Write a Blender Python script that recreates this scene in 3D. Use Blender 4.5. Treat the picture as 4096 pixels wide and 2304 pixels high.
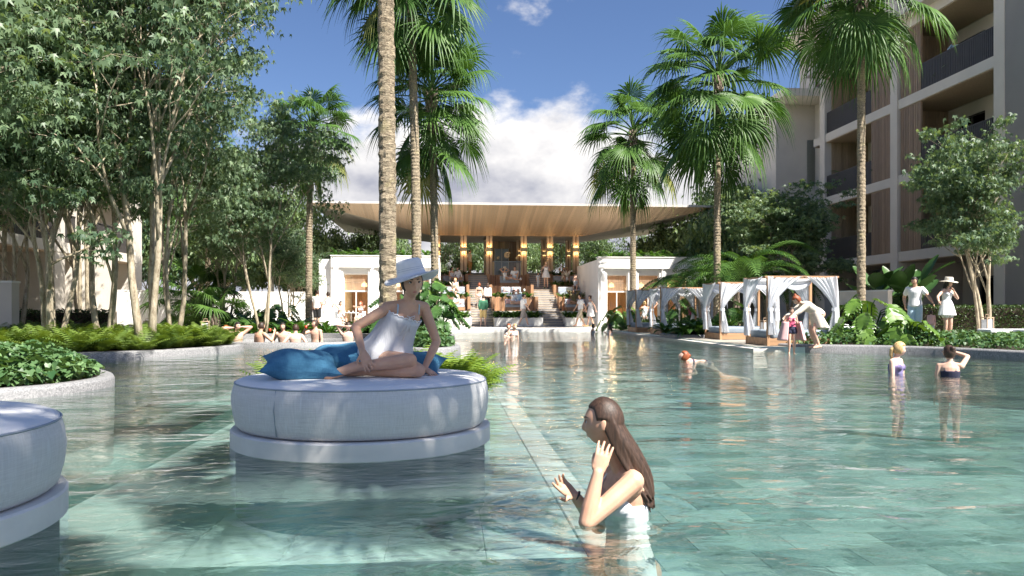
import bpy, bmesh, math, random
import numpy as np
from mathutils import Vector, Matrix
from mathutils.geometry import tessellate_polygon

for o in list(bpy.data.objects):
    bpy.data.objects.remove(o)
S = bpy.context.scene
COL = S.collection
R = math.radians
V = Vector

# ---------------------------------------------------------------- camera
FPX = 3128.0            # focal length in pixels of the 4096 wide photograph
YAW = R(4.75)           # camera turned to the right of the garden's long axis
HORIZON = 1244.0
cam = bpy.data.cameras.new('camera')
cam.lens = 36 * FPX / 4096
cam.shift_y = (HORIZON - 1152) / 4096
cam.clip_start = .05
cam.clip_end = 3000
camo = bpy.data.objects.new('camera', cam)
COL.objects.link(camo)
camo.location = (0, 0, 1.0)
camo.rotation_euler = (R(90), 0, -YAW)
S.camera = camo

# ---------------------------------------------------------------- sky and sun
SUN = V((.43, -.45, .785)).normalized()
w = bpy.data.worlds.new('World')
S.world = w
w.use_nodes = True
nt = w.node_tree
nt.nodes.clear()
def wn(t, **k):
    n = nt.nodes.new(t)
    for a, b in k.items():
        setattr(n, a, b)
    return n
def wmath(op, a, b=None, c=None):
    n = wn('ShaderNodeMath', operation=op)
    for i, x in enumerate((a, b, c)):
        if x is None:
            continue
        if isinstance(x, (int, float)):
            n.inputs[i].default_value = x
        else:
            nt.links.new(x, n.inputs[i])
    return n.outputs[0]
CLS = 2.9
sky = wn('ShaderNodeTexSky', sky_type='NISHITA')
sky.sun_disc = False
sky.sun_elevation = math.asin(SUN.z)
sky.sun_rotation = math.atan2(SUN.x, SUN.y)
sky.air_density = 1.0
sky.dust_density = .35
sky.ozone_density = 3.0
tc = wn('ShaderNodeTexCoord')
sep = wn('ShaderNodeSeparateXYZ')
nt.links.new(tc.outputs['Generated'], sep.inputs[0])
mp = wn('ShaderNodeMapping')
mp.inputs['Scale'].default_value = (1.0, 1.0, 1.6)
mp.inputs['Location'].default_value = (2.2, 5.0, 0.0)
nt.links.new(tc.outputs['Generated'], mp.inputs[0])
def cloudnoise(vec, scale, detail):
    n = wn('ShaderNodeTexNoise')
    n.inputs['Scale'].default_value = scale
    n.inputs['Detail'].default_value = detail
    n.inputs['Roughness'].default_value = .56
    nt.links.new(vec, n.inputs['Vector'])
    return n.outputs['Fac']
n1 = cloudnoise(mp.outputs[0], CLS, 9)
add = wn('ShaderNodeVectorMath', operation='ADD')
add.inputs[1].default_value = (.02, -.025, .055)
nt.links.new(mp.outputs[0], add.inputs[0])
n2 = cloudnoise(add.outputs[0], CLS, 6)
zc = wmath('MAXIMUM', sep.outputs[2], 0.0)
thr = wmath('MULTIPLY_ADD', zc, 1.12, .205)
cover = wmath('SUBTRACT', n1, thr)
mask = wn('ShaderNodeMapRange', interpolation_type='SMOOTHSTEP')
mask.inputs['From Min'].default_value = 0
mask.inputs['From Max'].default_value = .085
nt.links.new(cover, mask.inputs['Value'])
n3 = cloudnoise(add.outputs[0], 9.0, 5)
dens2 = wmath('MULTIPLY_ADD', wmath('SUBTRACT', n3, .5), .8, wmath('SUBTRACT', n2, thr))
shade = wn('ShaderNodeMapRange')
shade.inputs['From Min'].default_value = .0
shade.inputs['From Max'].default_value = .33
shade.inputs['To Min'].default_value = 1.0
shade.inputs['To Max'].default_value = .55
nt.links.new(dens2, shade.inputs['Value'])
cc = wn('ShaderNodeMix', data_type='RGBA')
cc.inputs[6].default_value = (2.5, 2.6, 3.1, 1)
cc.inputs[7].default_value = (6.6, 6.4, 6.2, 1)
cr = wn('ShaderNodeMapRange')
cr.inputs['From Min'].default_value = .55
cr.inputs['From Max'].default_value = 1.0
nt.links.new(shade.outputs[0], cr.inputs['Value'])
nt.links.new(cr.outputs[0], cc.inputs[0])
mx = wn('ShaderNodeMix', data_type='RGBA')
nt.links.new(mask.outputs[0], mx.inputs[0])
deep = wn('ShaderNodeMix', data_type='RGBA', blend_type='MULTIPLY')
deep.inputs[0].default_value = 1.0
deep.inputs[7].default_value = (.58, .62, .74, 1)
nt.links.new(sky.outputs[0], deep.inputs[6])
nt.links.new(deep.outputs[2], mx.inputs[6])
nt.links.new(cc.outputs[2], mx.inputs[7])
bg = wn('ShaderNodeBackground')
bg.inputs[1].default_value = .068
nt.links.new(mx.outputs[2], bg.inputs[0])
wo = wn('ShaderNodeOutputWorld')
nt.links.new(bg.outputs[0], wo.inputs[0])

sl = bpy.data.lights.new('sun', 'SUN')
sl.energy = 4.7
sl.angle = R(.53)
sl.color = (1.0, .95, .87)
so = bpy.data.objects.new('sun', sl)
COL.objects.link(so)
so.rotation_euler = SUN.to_track_quat('Z', 'Y').to_euler()
so.location = SUN * 60

S.view_settings.view_transform = 'Standard'
S.view_settings.look = 'None'
S.view_settings.gamma = 1
S.view_settings.use_curve_mapping = False
S.view_settings.exposure = 1.45
S.render.engine = 'CYCLES'
cy = S.cycles
cy.use_denoising = True
cy.max_bounces = 8
cy.diffuse_bounces = 3
cy.glossy_bounces = 3
cy.transmission_bounces = 4
cy.transparent_max_bounces = 10
cy.caustics_reflective = False
cy.caustics_refractive = False
cy.sample_clamp_indirect = 6
cy.use_adaptive_sampling = True
cy.adaptive_threshold = .02

# ---------------------------------------------------------------- measuring helpers
SA, CA = math.sin(YAW), math.cos(YAW)
def at(X, d, z=0.0):
    """garden point at viewing depth d in the photograph's column X"""
    lat = (X - 2048) / FPX * d
    return V((d * SA + lat * CA, d * CA - lat * SA, z))
def gp(X, Y, z=0.0):
    """garden point at height z seen at photograph position X, Y"""
    return at(X, (1 - z) * FPX / (Y - HORIZON), z)
def hz(Y, d):
    return 1 + (HORIZON - Y) / FPX * d

# ---------------------------------------------------------------- objects
def tag(o, label=None, cat=None, group=None, kind=None):
    if label: o['label'] = label
    if cat: o['category'] = cat
    if group: o['group'] = group
    if kind: o['kind'] = kind
    return o
def link(name, data, parent=None, loc=None, rz=0.0):
    o = bpy.data.objects.new(name, data)
    COL.objects.link(o)
    if parent is not None:
        o.parent = parent
    if loc is not None:
        o.location = loc
    if rz:
        o.rotation_euler = (0, 0, rz)
    return o
def thing(name, label, cat, loc=(0, 0, 0), rz=0.0, group=None, s=1.0):
    o = link(name, None, None, loc, rz)
    o.empty_display_size = .2
    if s != 1.0:
        o.scale = (s, s, s)
    return tag(o, label, cat, group)
def mesh_np(name, vs, fs, m=None, smooth=False, var=None):
    vs = np.asarray(vs, dtype=np.float32).reshape(-1, 3)
    fs = np.asarray(fs, dtype=np.int32)
    k = fs.shape[1]
    me = bpy.data.meshes.new(name)
    me.vertices.add(len(vs))
    me.vertices.foreach_set('co', vs.ravel())
    me.loops.add(fs.size)
    me.loops.foreach_set('vertex_index', fs.ravel())
    me.polygons.add(len(fs))
    me.polygons.foreach_set('loop_start', np.arange(0, fs.size, k, dtype=np.int32))
    me.polygons.foreach_set('loop_total', np.full(len(fs), k, dtype=np.int32))
    if smooth:
        me.polygons.foreach_set('use_smooth', np.ones(len(fs), dtype=bool))
    if var is not None:
        a = me.attributes.new('var', 'FLOAT', 'POINT')
        a.data.foreach_set('value', np.asarray(var, dtype=np.float32))
    me.update()
    me.validate()
    if m: me.materials.append(M[m] if isinstance(m, str) else m)
    return me

class MB:
    def __init__(s):
        s.v, s.f = [], []
    def add(s, vs, fs):
        b = len(s.v)
        s.v += [tuple(p) for p in vs]
        s.f += [tuple(i + b for i in f) for f in fs]
        return s
    def box(s, x0, x1, y0, y1, z0, z1):
        vs = [(x, y, z) for z in (z0, z1) for y in (y0, y1) for x in (x0, x1)]
        return s.add(vs, [(0, 2, 3, 1), (4, 5, 7, 6), (0, 1, 5, 4), (2, 6, 7, 3), (0, 4, 6, 2), (1, 3, 7, 5)])
    def loft(s, rings, cap=True):
        n = len(rings[0])
        vs = [p for r in rings for p in r]
        fs = []
        for i in range(len(rings) - 1):
            for j in range(n):
                a, b = i * n + j, i * n + (j + 1) % n
                fs.append((a, b, b + n, a + n))
        if cap:
            fs.append(tuple(range(n - 1, -1, -1)))
            fs.append(tuple((len(rings) - 1) * n + j for j in range(n)))
        return s.add(vs, fs)
    def tube(s, path, rad, n=8, cap=True):
        path = [V(p) for p in path]
        if isinstance(rad, (int, float)):
            rad = [rad] * len(path)
        rings = []
        t = (path[1] - path[0]).normalized()
        u = t.orthogonal().normalized()
        for i, p in enumerate(path):
            t = (path[min(i + 1, len(path) - 1)] - path[max(i - 1, 0)])
            if t.length < 1e-9: t = V((0, 0, 1))
            t.normalize()
            u = (u - t * u.dot(t))
            if u.length < 1e-6: u = t.orthogonal()
            u.normalize()
            w_ = t.cross(u)
            rings.append([p + (u * math.cos(2 * math.pi * j / n) + w_ * math.sin(2 * math.pi * j / n)) * rad[i] for j in range(n)])
        return s.loft(rings, cap)
    def rc(s, p0, p1, r0, r1, n=12):
        """cone with rounded ends"""
        p0, p1 = V(p0), V(p1)
        d = p1 - p0
        if d.length < 1e-6:
            d = V((0, 0, 1e-4))
        t = d.normalized()
        path, rad = [], []
        for k in (-.98, -.75, -.4):
            path.append(p0 + t * r0 * k); rad.append(r0 * math.sqrt(1 - k * k))
        path.append(p0); rad.append(r0)
        path.append(p0.lerp(p1, .5)); rad.append((r0 + r1) / 2)
        path.append(p1); rad.append(r1)
        for k in (.4, .75, .98):
            path.append(p1 + t * r1 * k); rad.append(r1 * math.sqrt(1 - k * k))
        return s.tube(path, rad, n)
    def ell(s, c, r, mx=None, nu=14, nv=9):
        c = V(c)
        rings = []
        for i in range(nv + 1):
            a = math.pi * (i + (.06 if i == 0 else -.06 if i == nv else 0)) / nv
            ring = []
            for j in range(nu):
                b = 2 * math.pi * j / nu
                p = V((r[0] * math.sin(a) * math.cos(b), r[1] * math.sin(a) * math.sin(b), -r[2] * math.cos(a)))
                ring.append(c + (mx @ p if mx else p))
            rings.append(ring)
        return s.loft(rings)
    def lathe(s, prof, n=32, c=(0, 0, 0), cap=True):
        rings = [[(c[0] + r * math.cos(2 * math.pi * j / n), c[1] + r * math.sin(2 * math.pi * j / n), c[2] + z) for j in range(n)] for r, z in prof]
        return s.loft(rings, cap)
    def grid(s, fn, nu, nv):
        vs = [fn(i / nu, j / nv) for j in range(nv + 1) for i in range(nu + 1)]
        fs = [(j * (nu + 1) + i, j * (nu + 1) + i + 1, (j + 1) * (nu + 1) + i + 1, (j + 1) * (nu + 1) + i) for j in range(nv) for i in range(nu)]
        return s.add(vs, fs)
    def poly(s, pts, z, holes=()):
        loops = [[V((p[0], p[1], 0)) for p in L] for L in [pts] + list(holes)]
        flat = [(p.x, p.y, z) for L in loops for p in L]
        tris = tessellate_polygon(loops)
        out = []
        for t in tris:
            a, b, c = (V(flat[i]) for i in t)
            out.append(tuple(t) if (b - a).cross(c - a).z > 0 else (t[0], t[2], t[1]))
        return s.add(flat, out)
    def mesh(s, name, m=None, smooth=False):
        me = bpy.data.meshes.new(name)
        me.from_pydata(s.v, [], s.f)
        if smooth:
            me.polygons.foreach_set('use_smooth', np.ones(len(me.polygons), dtype=bool))
        me.update()
        if m: me.materials.append(M[m] if isinstance(m, str) else m)
        return me
    def build(s, name, m, parent=None, smooth=False, loc=None, bevel=0.0):
        o = link(name, s.mesh(name, m, smooth), parent, loc)
        if bevel:
            b = o.modifiers.new('bevel', 'BEVEL'); b.width = bevel; b.segments = 2; b.limit_method = 'ANGLE'
        return o
def box(name, m, b, parent=None, bevel=0.0):
    return MB().box(*b).build(name, m, parent, bevel=bevel)
def copy_tree(o, parent=None):
    c = o.copy()
    COL.objects.link(c)
    c.parent = parent
    for ch in list(o.children):
        copy_tree(ch, c)
    return c
def chaikin(pts, n=2, closed=True):
    pts = [V((p[0], p[1])) for p in pts]
    for _ in range(n):
        q = []
        N = len(pts)
        for i in range(N if closed else N - 1):
            a, b = pts[i], pts[(i + 1) % N]
            q += [a * .75 + b * .25, a * .25 + b * .75]
        if not closed: q = [pts[0]] + q + [pts[-1]]
        pts = q
    return pts
def offset_poly(pts, d):
    """closed polygon pushed sideways by d (positive = to the left of travel)"""
    N = len(pts)
    out = []
    for i in range(N):
        t = (pts[(i + 1) % N] - pts[i - 1])
        t.normalize()
        out.append(pts[i] + V((-t.y, t.x)) * d)
    return out
def inside(p, poly):
    x, y = p
    c = False
    j = len(poly) - 1
    for i in range(len(poly)):
        xi, yi, xj, yj = poly[i][0], poly[i][1], poly[j][0], poly[j][1]
        if (yi > y) != (yj > y) and x < (xj - xi) * (y - yi) / (yj - yi) + xi:
            c = not c
        j = i
    return c
def scatter(base, faces, mats, offs):
    """base (nv,3), faces (nf,k), mats (N,3,3), offs (N,3) -> one big mesh's arrays"""
    base = np.asarray(base, float); faces = np.asarray(faces)
    vs = np.einsum('nij,vj->nvi', mats, base) + offs[:, None, :]
    fs = faces[None] + (np.arange(len(offs)) * len(base))[:, None, None]
    return vs.reshape(-1, 3), fs.reshape(-1, faces.shape[1])
def rotmats(yaw, pitch=None, roll=None, scale=None):
    """numpy stack of Rz(yaw) Ry(pitch) Rx(roll) * scale"""
    yaw = np.asarray(yaw); n = len(yaw)
    z = np.zeros(n); o = np.ones(n)
    pitch = z if pitch is None else np.asarray(pitch)
    roll = z if roll is None else np.asarray(roll)
    c, s_ = np.cos(yaw), np.sin(yaw)
    Rz = np.stack([c, -s_, z, s_, c, z, z, z, o], 1).reshape(n, 3, 3)
    c, s_ = np.cos(pitch), np.sin(pitch)
    Ry = np.stack([c, z, s_, z, o, z, -s_, z, c], 1).reshape(n, 3, 3)
    c, s_ = np.cos(roll), np.sin(roll)
    Rx = np.stack([o, z, z, z, c, -s_, z, s_, c], 1).reshape(n, 3, 3)
    m = Rz @ Ry @ Rx
    if scale is not None:
        m = m * np.asarray(scale).reshape(n, 1, 1)
    return m

# ---------------------------------------------------------------- materials
M = {}
def nodemat(name):
    m = bpy.data.materials.new(name)
    m.use_nodes = True
    M[name] = m
    t = m.node_tree
    b = t.nodes['Principled BSDF']
    return m, t, b
def N(t, kind, ins=None, **k):
    n = t.nodes.new(kind)
    for a, b in k.items():
        setattr(n, a, b)
    for a, b in (ins or {}).items():
        if isinstance(b, bpy.types.NodeSocket):
            t.links.new(b, n.inputs[a])
        else:
            n.inputs[a].default_value = b
    return n
def mixcol(t, fac, a, b, mode='MIX'):
    n = N(t, 'ShaderNodeMix', data_type='RGBA', blend_type=mode)
    for i, x in ((0, fac), (6, a), (7, b)):
        if isinstance(x, bpy.types.NodeSocket): t.links.new(x, n.inputs[i])
        elif i == 0: n.inputs[0].default_value = x
        else: n.inputs[i].default_value = (*x, 1)
    return n.outputs[2]
def coords(t, scale=(1, 1, 1)):
    c = N(t, 'ShaderNodeTexCoord')
    mp_ = N(t, 'ShaderNodeMapping', {'Vector': c.outputs['Object'], 'Scale': scale})
    return mp_.outputs[0]
def noise(t, vec, scale, detail=4, rough=.55, dist=0.0):
    return N(t, 'ShaderNodeTexNoise', {'Vector': vec, 'Scale': scale, 'Detail': detail, 'Roughness': rough, 'Distortion': dist}).outputs['Fac']
def ramp(t, fac, lo, hi, a=0.0, b=1.0):
    return N(t, 'ShaderNodeMapRange', {'Value': fac, 'From Min': lo, 'From Max': hi, 'To Min': a, 'To Max': b}).outputs[0]
def bump(t, b, h, strength, dist=.01):
    n = N(t, 'ShaderNodeBump', {'Height': h, 'Strength': strength, 'Distance': dist})
    t.links.new(n.outputs[0], b.inputs['Normal'])
def simple(name, col, rough=.6, var=.12, scale=4.0, stretch=(1, 1, 1), bmp=0.0, bscale=None, metal=0.0, spec=.4, obj=0.0, sss=0.0, detail=5):
    """plain surface: base colour with soft mottling, grain relief, optional per object shift"""
    m, t, b = nodemat(name)
    vec = coords(t, stretch)
    n = noise(t, vec, scale, detail)
    lo = tuple(c * (1 - var) for c in col); hi = tuple(min(1, c * (1 + var)) for c in col)
    c = mixcol(t, ramp(t, n, .3, .7), lo, hi)
    if obj:
        oi = N(t, 'ShaderNodeObjectInfo')
        f = ramp(t, oi.outputs['Random'], 0, 1, 1 - obj, 1 + obj)
        cm = N(t, 'ShaderNodeVectorMath', {0: c, 3: f}, operation='SCALE')
        c = cm.outputs[0]
    t.links.new(c, b.inputs['Base Color'])
    b.inputs['Roughness'].default_value = rough
    b.inputs['Metallic'].default_value = metal
    b.inputs['Specular IOR Level'].default_value = spec
    if sss:
        b.inputs['Subsurface Weight'].default_value = sss
        b.inputs['Subsurface Radius'].default_value = (.02, .008, .004)
    if bmp:
        bump(t, b, noise(t, vec, bscale or scale * 6, 4), bmp, .01)
    return m
def leafmat(name, dark, light, trans=.3, rough=.42, spec=.45, tint=(1.25, 1.15, .5)):
    m, t, b = nodemat(name)
    at_ = N(t, 'ShaderNodeAttribute', attribute_name='var')
    oi = N(t, 'ShaderNodeObjectInfo')
    f = N(t, 'ShaderNodeMath', {0: oi.outputs['Random'], 1: .35, 2: at_.outputs['Fac']}, operation='MULTIPLY_ADD')
    f2 = ramp(t, f.outputs[0], .1, 1.25)
    c = mixcol(t, f2, dark, light)
    t.links.new(c, b.inputs['Base Color'])
    b.inputs['Roughness'].default_value = rough
    b.inputs['Specular IOR Level'].default_value = spec
    tcol = mixcol(t, 1.0, c, tint, 'MULTIPLY')
    tr = N(t, 'ShaderNodeBsdfTranslucent', {'Color': tcol})
    mix = N(t, 'ShaderNodeMixShader', {0: trans, 1: b.outputs[0], 2: tr.outputs[0]})
    t.links.new(mix.outputs[0], t.nodes['Material Output'].inputs[0])
    return m
def woodmat(name, col, axis=2, scale=10.0, rough=.55, obj=.12, var=.25):
    """grain stretched along one axis"""
    st = [1.0, 1.0, 1.0]; st[axis] = .06
    return simple(name, col, rough, var, scale, st, .15, scale * 3, obj=obj)
simple('white_wall', (.80, .785, .76), .75, .06, .9, (1, 1, .35), bmp=.04, bscale=60)
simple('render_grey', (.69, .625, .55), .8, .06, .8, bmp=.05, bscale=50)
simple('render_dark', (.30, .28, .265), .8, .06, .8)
simple('cream_wall', (.62, .57, .50), .8, .06, .9, bmp=.05, bscale=50)
simple('white_stone', (.76, .74, .70), .7, .07, 2.5, bmp=.06, bscale=40)
simple('deck_stone', (.62, .58, .52), .6, .10, 1.2, bmp=.05, bscale=40, obj=.06)
simple('step_stone', (.30, .295, .30), .7, .22, 9, bmp=.15, bscale=60, obj=.08)
simple('nosing', (.60, .50, .38), .6, .1, 6)
woodmat('wood_warm', (.36, .205, .115), 2, 9)
woodmat('wood_dark', (.20, .115, .07), 2, 9)
woodmat('wood_pale', (.50, .37, .26), 2, 9, obj=.08)
woodmat('wood_teak', (.42, .245, .135), 0, 9)
woodmat('wood_teak_up', (.42, .245, .135), 2, 9)
woodmat('wood_white', (.74, .715, .68), 0, 5, obj=.03, var=.08)
woodmat('column_wood', (.62, .49, .36), 2, 7, obj=.05, var=.12)
woodmat('soffit_wood', (.47, .32, .195), 1, 6, obj=.0, var=.2)
simple('roof_edge', (.60, .56, .52), .6, .04, 1)
simple('soffit_side', (.36, .32, .25), .6, .06, 1)
simple('fabric_white', (.78, .785, .80), .9, .03, 3, bmp=.12, bscale=260)
simple('fabric_grey', (.36, .40, .45), .9, .06, 3, bmp=.12, bscale=200)
simple('fabric_slate', (.26, .31, .36), .9, .06, 3, bmp=.12, bscale=200)
simple('fabric_pink', (.72, .45, .40), .9, .08, 6)
simple('fabric_cream', (.66, .60, .50), .95, .10, 20, bmp=.3, bscale=120)
simple('bar_dark', (.055, .05, .048), .5, .1, 3)
simple('frame_dark', (.07, .065, .06), .5, .1, 3)
simple('frame_white', (.72, .69, .65), .5, .04, 3)
simple('brass', (.55, .42, .24), .35, .08, 3, metal=.7)
simple('shell', (.62, .50, .34), .4, .35, 22)
simple('soil', (.055, .042, .03), .95, .5, 7, bmp=.6, bscale=30)
simple('ground', (.33, .30, .25), .95, .25, 2.5, bmp=.4, bscale=30)
simple('laptop_grey', (.55, .56, .58), .35, .03, 3, metal=.6)
simple('drink_red', (.62, .07, .03), .15, .1, 3)
simple('ceramic', (.74, .72, .69), .4, .03, 3)
simple('pampas', (.74, .66, .54), .95, .1, 9)
simple('gold', (.75, .50, .16), .3, .05, 3, metal=1)
for nm, c in dict(skin_fair=(.66, .44, .335), skin_mid=(.60, .375, .26), skin_tan=(.43, .255, .165), skin_light=(.72, .50, .40)).items():
    m = simple(nm, c, .46, .06, 30, spec=.35, sss=.12, bmp=.04, bscale=300)
    t = m.node_tree; b = t.nodes['Principled BSDF']; old = b.inputs['Base Color'].links[0].from_socket
    f_ = ramp(t, noise(t, coords(t), 7, 5, .6), .38, .72, 0, .55)
    t.links.new(mixcol(t, f_, old, (c[0] * 1.0, c[1] * .78, c[2] * .70)), b.inputs['Base Color'])
    t.links.new(ramp(t, noise(t, coords(t), 18, 4), .3, .7, .36, .56), b.inputs['Roughness'])
simple('lips', (.46, .16, .14), .4, .05, 20)
simple('eye_white', (.78, .75, .72), .25, .03, 20)
simple('iris', (.05, .028, .016), .12, .1, 60)
simple('brow', (.045, .03, .022), .7, .2, 60)
simple('nail', (.72, .46, .42), .3, .04, 20)
for nm, c in dict(hair_black=(.018, .014, .012), hair_brown=(.052, .029, .019), hair_red=(.26, .07, .025), hair_blond=(.55, .37, .17), hair_dark=(.04, .024, .016)).items():
    m = simple(nm, c, .5, .6, 110, (1, 1, .05), .22, 190, spec=.4)
for nm, c in dict(c_white=(.80, .80, .80), c_black=(.02, .02, .022), c_green=(.05, .17, .10), c_khaki=(.62, .47, .21), c_grey=(.33, .30, .28), c_purple=(.26, .22, .42),
                  c_navy=(.03, .03, .06), c_lightblue=(.45, .60, .70), c_pink=(.66, .12, .22), c_towel=(.78, .47, .46), c_beige=(.60, .52, .40), c_olive=(.16, .13, .06),
                  c_ltgrey=(.50, .53, .57), c_orange=(.42, .24, .09), c_blue=(.08, .20, .38)).items():
    simple(nm, c, .85, .07, 12, bmp=.25, bscale=18)

# patterned towel / dotted swimsuit
# blue linen of the cushions
m, t, b = nodemat('linen_blue')
v1 = coords(t, (1, 1, 1)); wv = N(t, 'ShaderNodeTexWave', {'Vector': v1, 'Scale': 90.0, 'Distortion': 4.0, 'Detail': 3.0}, bands_direction='Z')
wv2 = N(t, 'ShaderNodeTexWave', {'Vector': v1, 'Scale': 90.0, 'Distortion': 5.0, 'Detail': 3.0}, bands_direction='X')
fac = N(t, 'ShaderNodeMath', {0: wv.outputs['Fac'], 1: wv2.outputs['Fac']}, operation='ADD').outputs[0]
fac2 = N(t, 'ShaderNodeMath', {0: noise(t, coords(t, (1, 1, 12)), 26, 6), 1: N(t, 'ShaderNodeMath', {0: noise(t, coords(t, (12, 1, 1)), 26, 6), 1: noise(t, v1, 7, 6)}, operation='ADD').outputs[0]}, operation='ADD').outputs[0]
t.links.new(mixcol(t, ramp(t, fac2, 1.0, 2.0), (.025, .115, .21), (.075, .24, .38)), b.inputs['Base Color'])
b.inputs['Roughness'].default_value = .9
bump(t, b, fac2, .25, .004)
# pale linen of the round daybeds: slubby weave
m, t, b = nodemat('linen_grey')
v1 = coords(t, (1, 1, 1))
warp = noise(t, coords(t, (60, 60, 3)), 1.6, 4)
weft = noise(t, coords(t, (4, 4, 110)), 1.5, 4)
slub = ramp(t, noise(t, coords(t, (45, 45, 5.0)), 1.3, 2), .60, .74)
blot = noise(t, v1, 1.4, 4)
f = N(t, 'ShaderNodeMath', {0: warp, 1: weft}, operation='ADD').outputs[0]
c1 = mixcol(t, ramp(t, f, .75, 1.25), (.62, .605, .59), (.75, .735, .72))
c1 = mixcol(t, ramp(t, blot, .3, .7, 0, .25), c1, (.74, .73, .72))
c1 = mixcol(t, N(t, 'ShaderNodeMath', {0: slub, 1: .55}, operation='MULTIPLY').outputs[0], c1, (.78, .79, .80))
t.links.new(c1, b.inputs['Base Color'])
b.inputs['Roughness'].default_value = .92
bump(t, b, f, .35, .004)
simple('linen_top', (.82, .805, .79), .92, .05, 2.2, bmp=.15, bscale=140)

# granite kerb: salt and pepper terrazzo
m, t, b = nodemat('terrazzo')
v1 = coords(t)
vo = N(t, 'ShaderNodeTexVoronoi', {'Vector': v1, 'Scale': 70.0})
c1 = mixcol(t, vo.outputs['Color'], (.09, .09, .10), (.37, .365, .36))
c1 = mixcol(t, ramp(t, noise(t, v1, 1.6, 5), .35, .65, 0, .4), c1, (.22, .22, .225))
t.links.new(c1, b.inputs['Base Color'])
b.inputs['Roughness'].default_value = .6
bump(t, b, vo.outputs['Distance'], .25, .006)

# pool tile: mottled green stone, each tile its own tone
m, t, b = nodemat('pool_tile')
v1 = coords(t)
at_ = N(t, 'ShaderNodeAttribute', attribute_name='var')
oi = N(t, 'ShaderNodeObjectInfo')
base = N(t, 'ShaderNodeMath', {0: at_.outputs['Fac'], 1: N(t, 'ShaderNodeMath', {0: oi.outputs['Random'], 1: 1.0}, operation='MULTIPLY').outputs[0]}, operation='ADD').outputs[0]
geo = N(t, 'ShaderNodeNewGeometry')
mot = noise(t, geo.outputs['Position'], 2.4, 7, .65, .6)
veins = noise(t, geo.outputs['Position'], 11, 5, .7, 1.2)
f = N(t, 'ShaderNodeMath', {0: base, 1: .8, 2: mot}, operation='MULTIPLY_ADD').outputs[0]
f = N(t, 'ShaderNodeMath', {0: veins, 1: .35, 2: f}, operation='MULTIPLY_ADD').outputs[0]
c1 = mixcol(t, ramp(t, f, .55, 1.6), (.05, .125, .125), (.34, .475, .46))
t.links.new(c1, b.inputs['Base Color'])
b.inputs['Roughness'].default_value = .55
simple('ledge_tile', (.54, .645, .615), .6, .16, 3.2, obj=.14, detail=8)
simple('grout_and_shade', (.10, .19, .175), .8, .1, 4)  # joint colour under the tiles; also the painted shadow below the daybeds

# water: clear sheet, mirror by Fresnel on a rippled surface
m, t, b = nodemat('water')
t.nodes.remove(b)
geo = N(t, 'ShaderNodeNewGeometry')
mpa = N(t, 'ShaderNodeMapping', {'Vector': geo.outputs['Position'], 'Scale': (.75, 1.25, 1), 'Rotation': (0, 0, R(8))})
mpb = N(t, 'ShaderNodeMapping', {'Vector': geo.outputs['Position'], 'Scale': (1.0, 1.5, 1), 'Rotation': (0, 0, R(-14))})
w1 = noise(t, mpa.outputs[0], 1.15, 3, .5, .6)
w2 = noise(t, mpb.outputs[0], 4.8, 4, .55, .8)
calm = ramp(t, noise(t, geo.outputs['Position'], .28, 2), .35, .65, .10, .34)
h = N(t, 'ShaderNodeMath', {0: w2, 1: calm, 2: w1}, operation='MULTIPLY_ADD').outputs[0]
# rings spreading from the woman standing in the water
ctr = at(2480, 3.88)
rel = N(t, 'ShaderNodeVectorMath', {0: geo.outputs['Position'], 1: (ctr.x - .05, ctr.y, 0)}, operation='SUBTRACT')
dist = N(t, 'ShaderNodeVectorMath', {0: rel.outputs[0]}, operation='LENGTH').outputs['Value']
dn = N(t, 'ShaderNodeMath', {0: w1, 1: .35, 2: dist}, operation='MULTIPLY_ADD').outputs[0]
sn = N(t, 'ShaderNodeMath', {0: N(t, 'ShaderNodeMath', {0: dn, 1: 42.0}, operation='MULTIPLY').outputs[0]}, operation='SINE').outputs[0]
fall = ramp(t, dist, .15, .95, .055, 0.0)
h = N(t, 'ShaderNodeMath', {0: sn, 1: fall, 2: h}, operation='MULTIPLY_ADD').outputs[0]
bp = N(t, 'ShaderNodeBump', {'Height': h, 'Strength': 1.0, 'Distance': .052})
fr = N(t, 'ShaderNodeFresnel', {'IOR': 1.42, 'Normal': bp.outputs[0]})
gl = N(t, 'ShaderNodeBsdfGlossy', {'Color': (1, 1, 1, 1), 'Roughness': .0, 'Normal': bp.outputs[0]})
tr = N(t, 'ShaderNodeBsdfTransparent', {'Color': (.86, .97, .95, 1)})
rf = N(t, 'ShaderNodeBsdfRefraction', {'Color': (.86, .97, .95, 1), 'Roughness': 0.0, 'IOR': 1.333, 'Normal': bp.outputs[0]})
thru = N(t, 'ShaderNodeMixShader', {0: .36, 1: tr.outputs[0], 2: rf.outputs[0]})
mix = N(t, 'ShaderNodeMixShader', {0: fr.outputs[0], 1: thru.outputs[0], 2: gl.outputs[0]})
t.links.new(mix.outputs[0], t.nodes['Material Output'].inputs[0])

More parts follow.
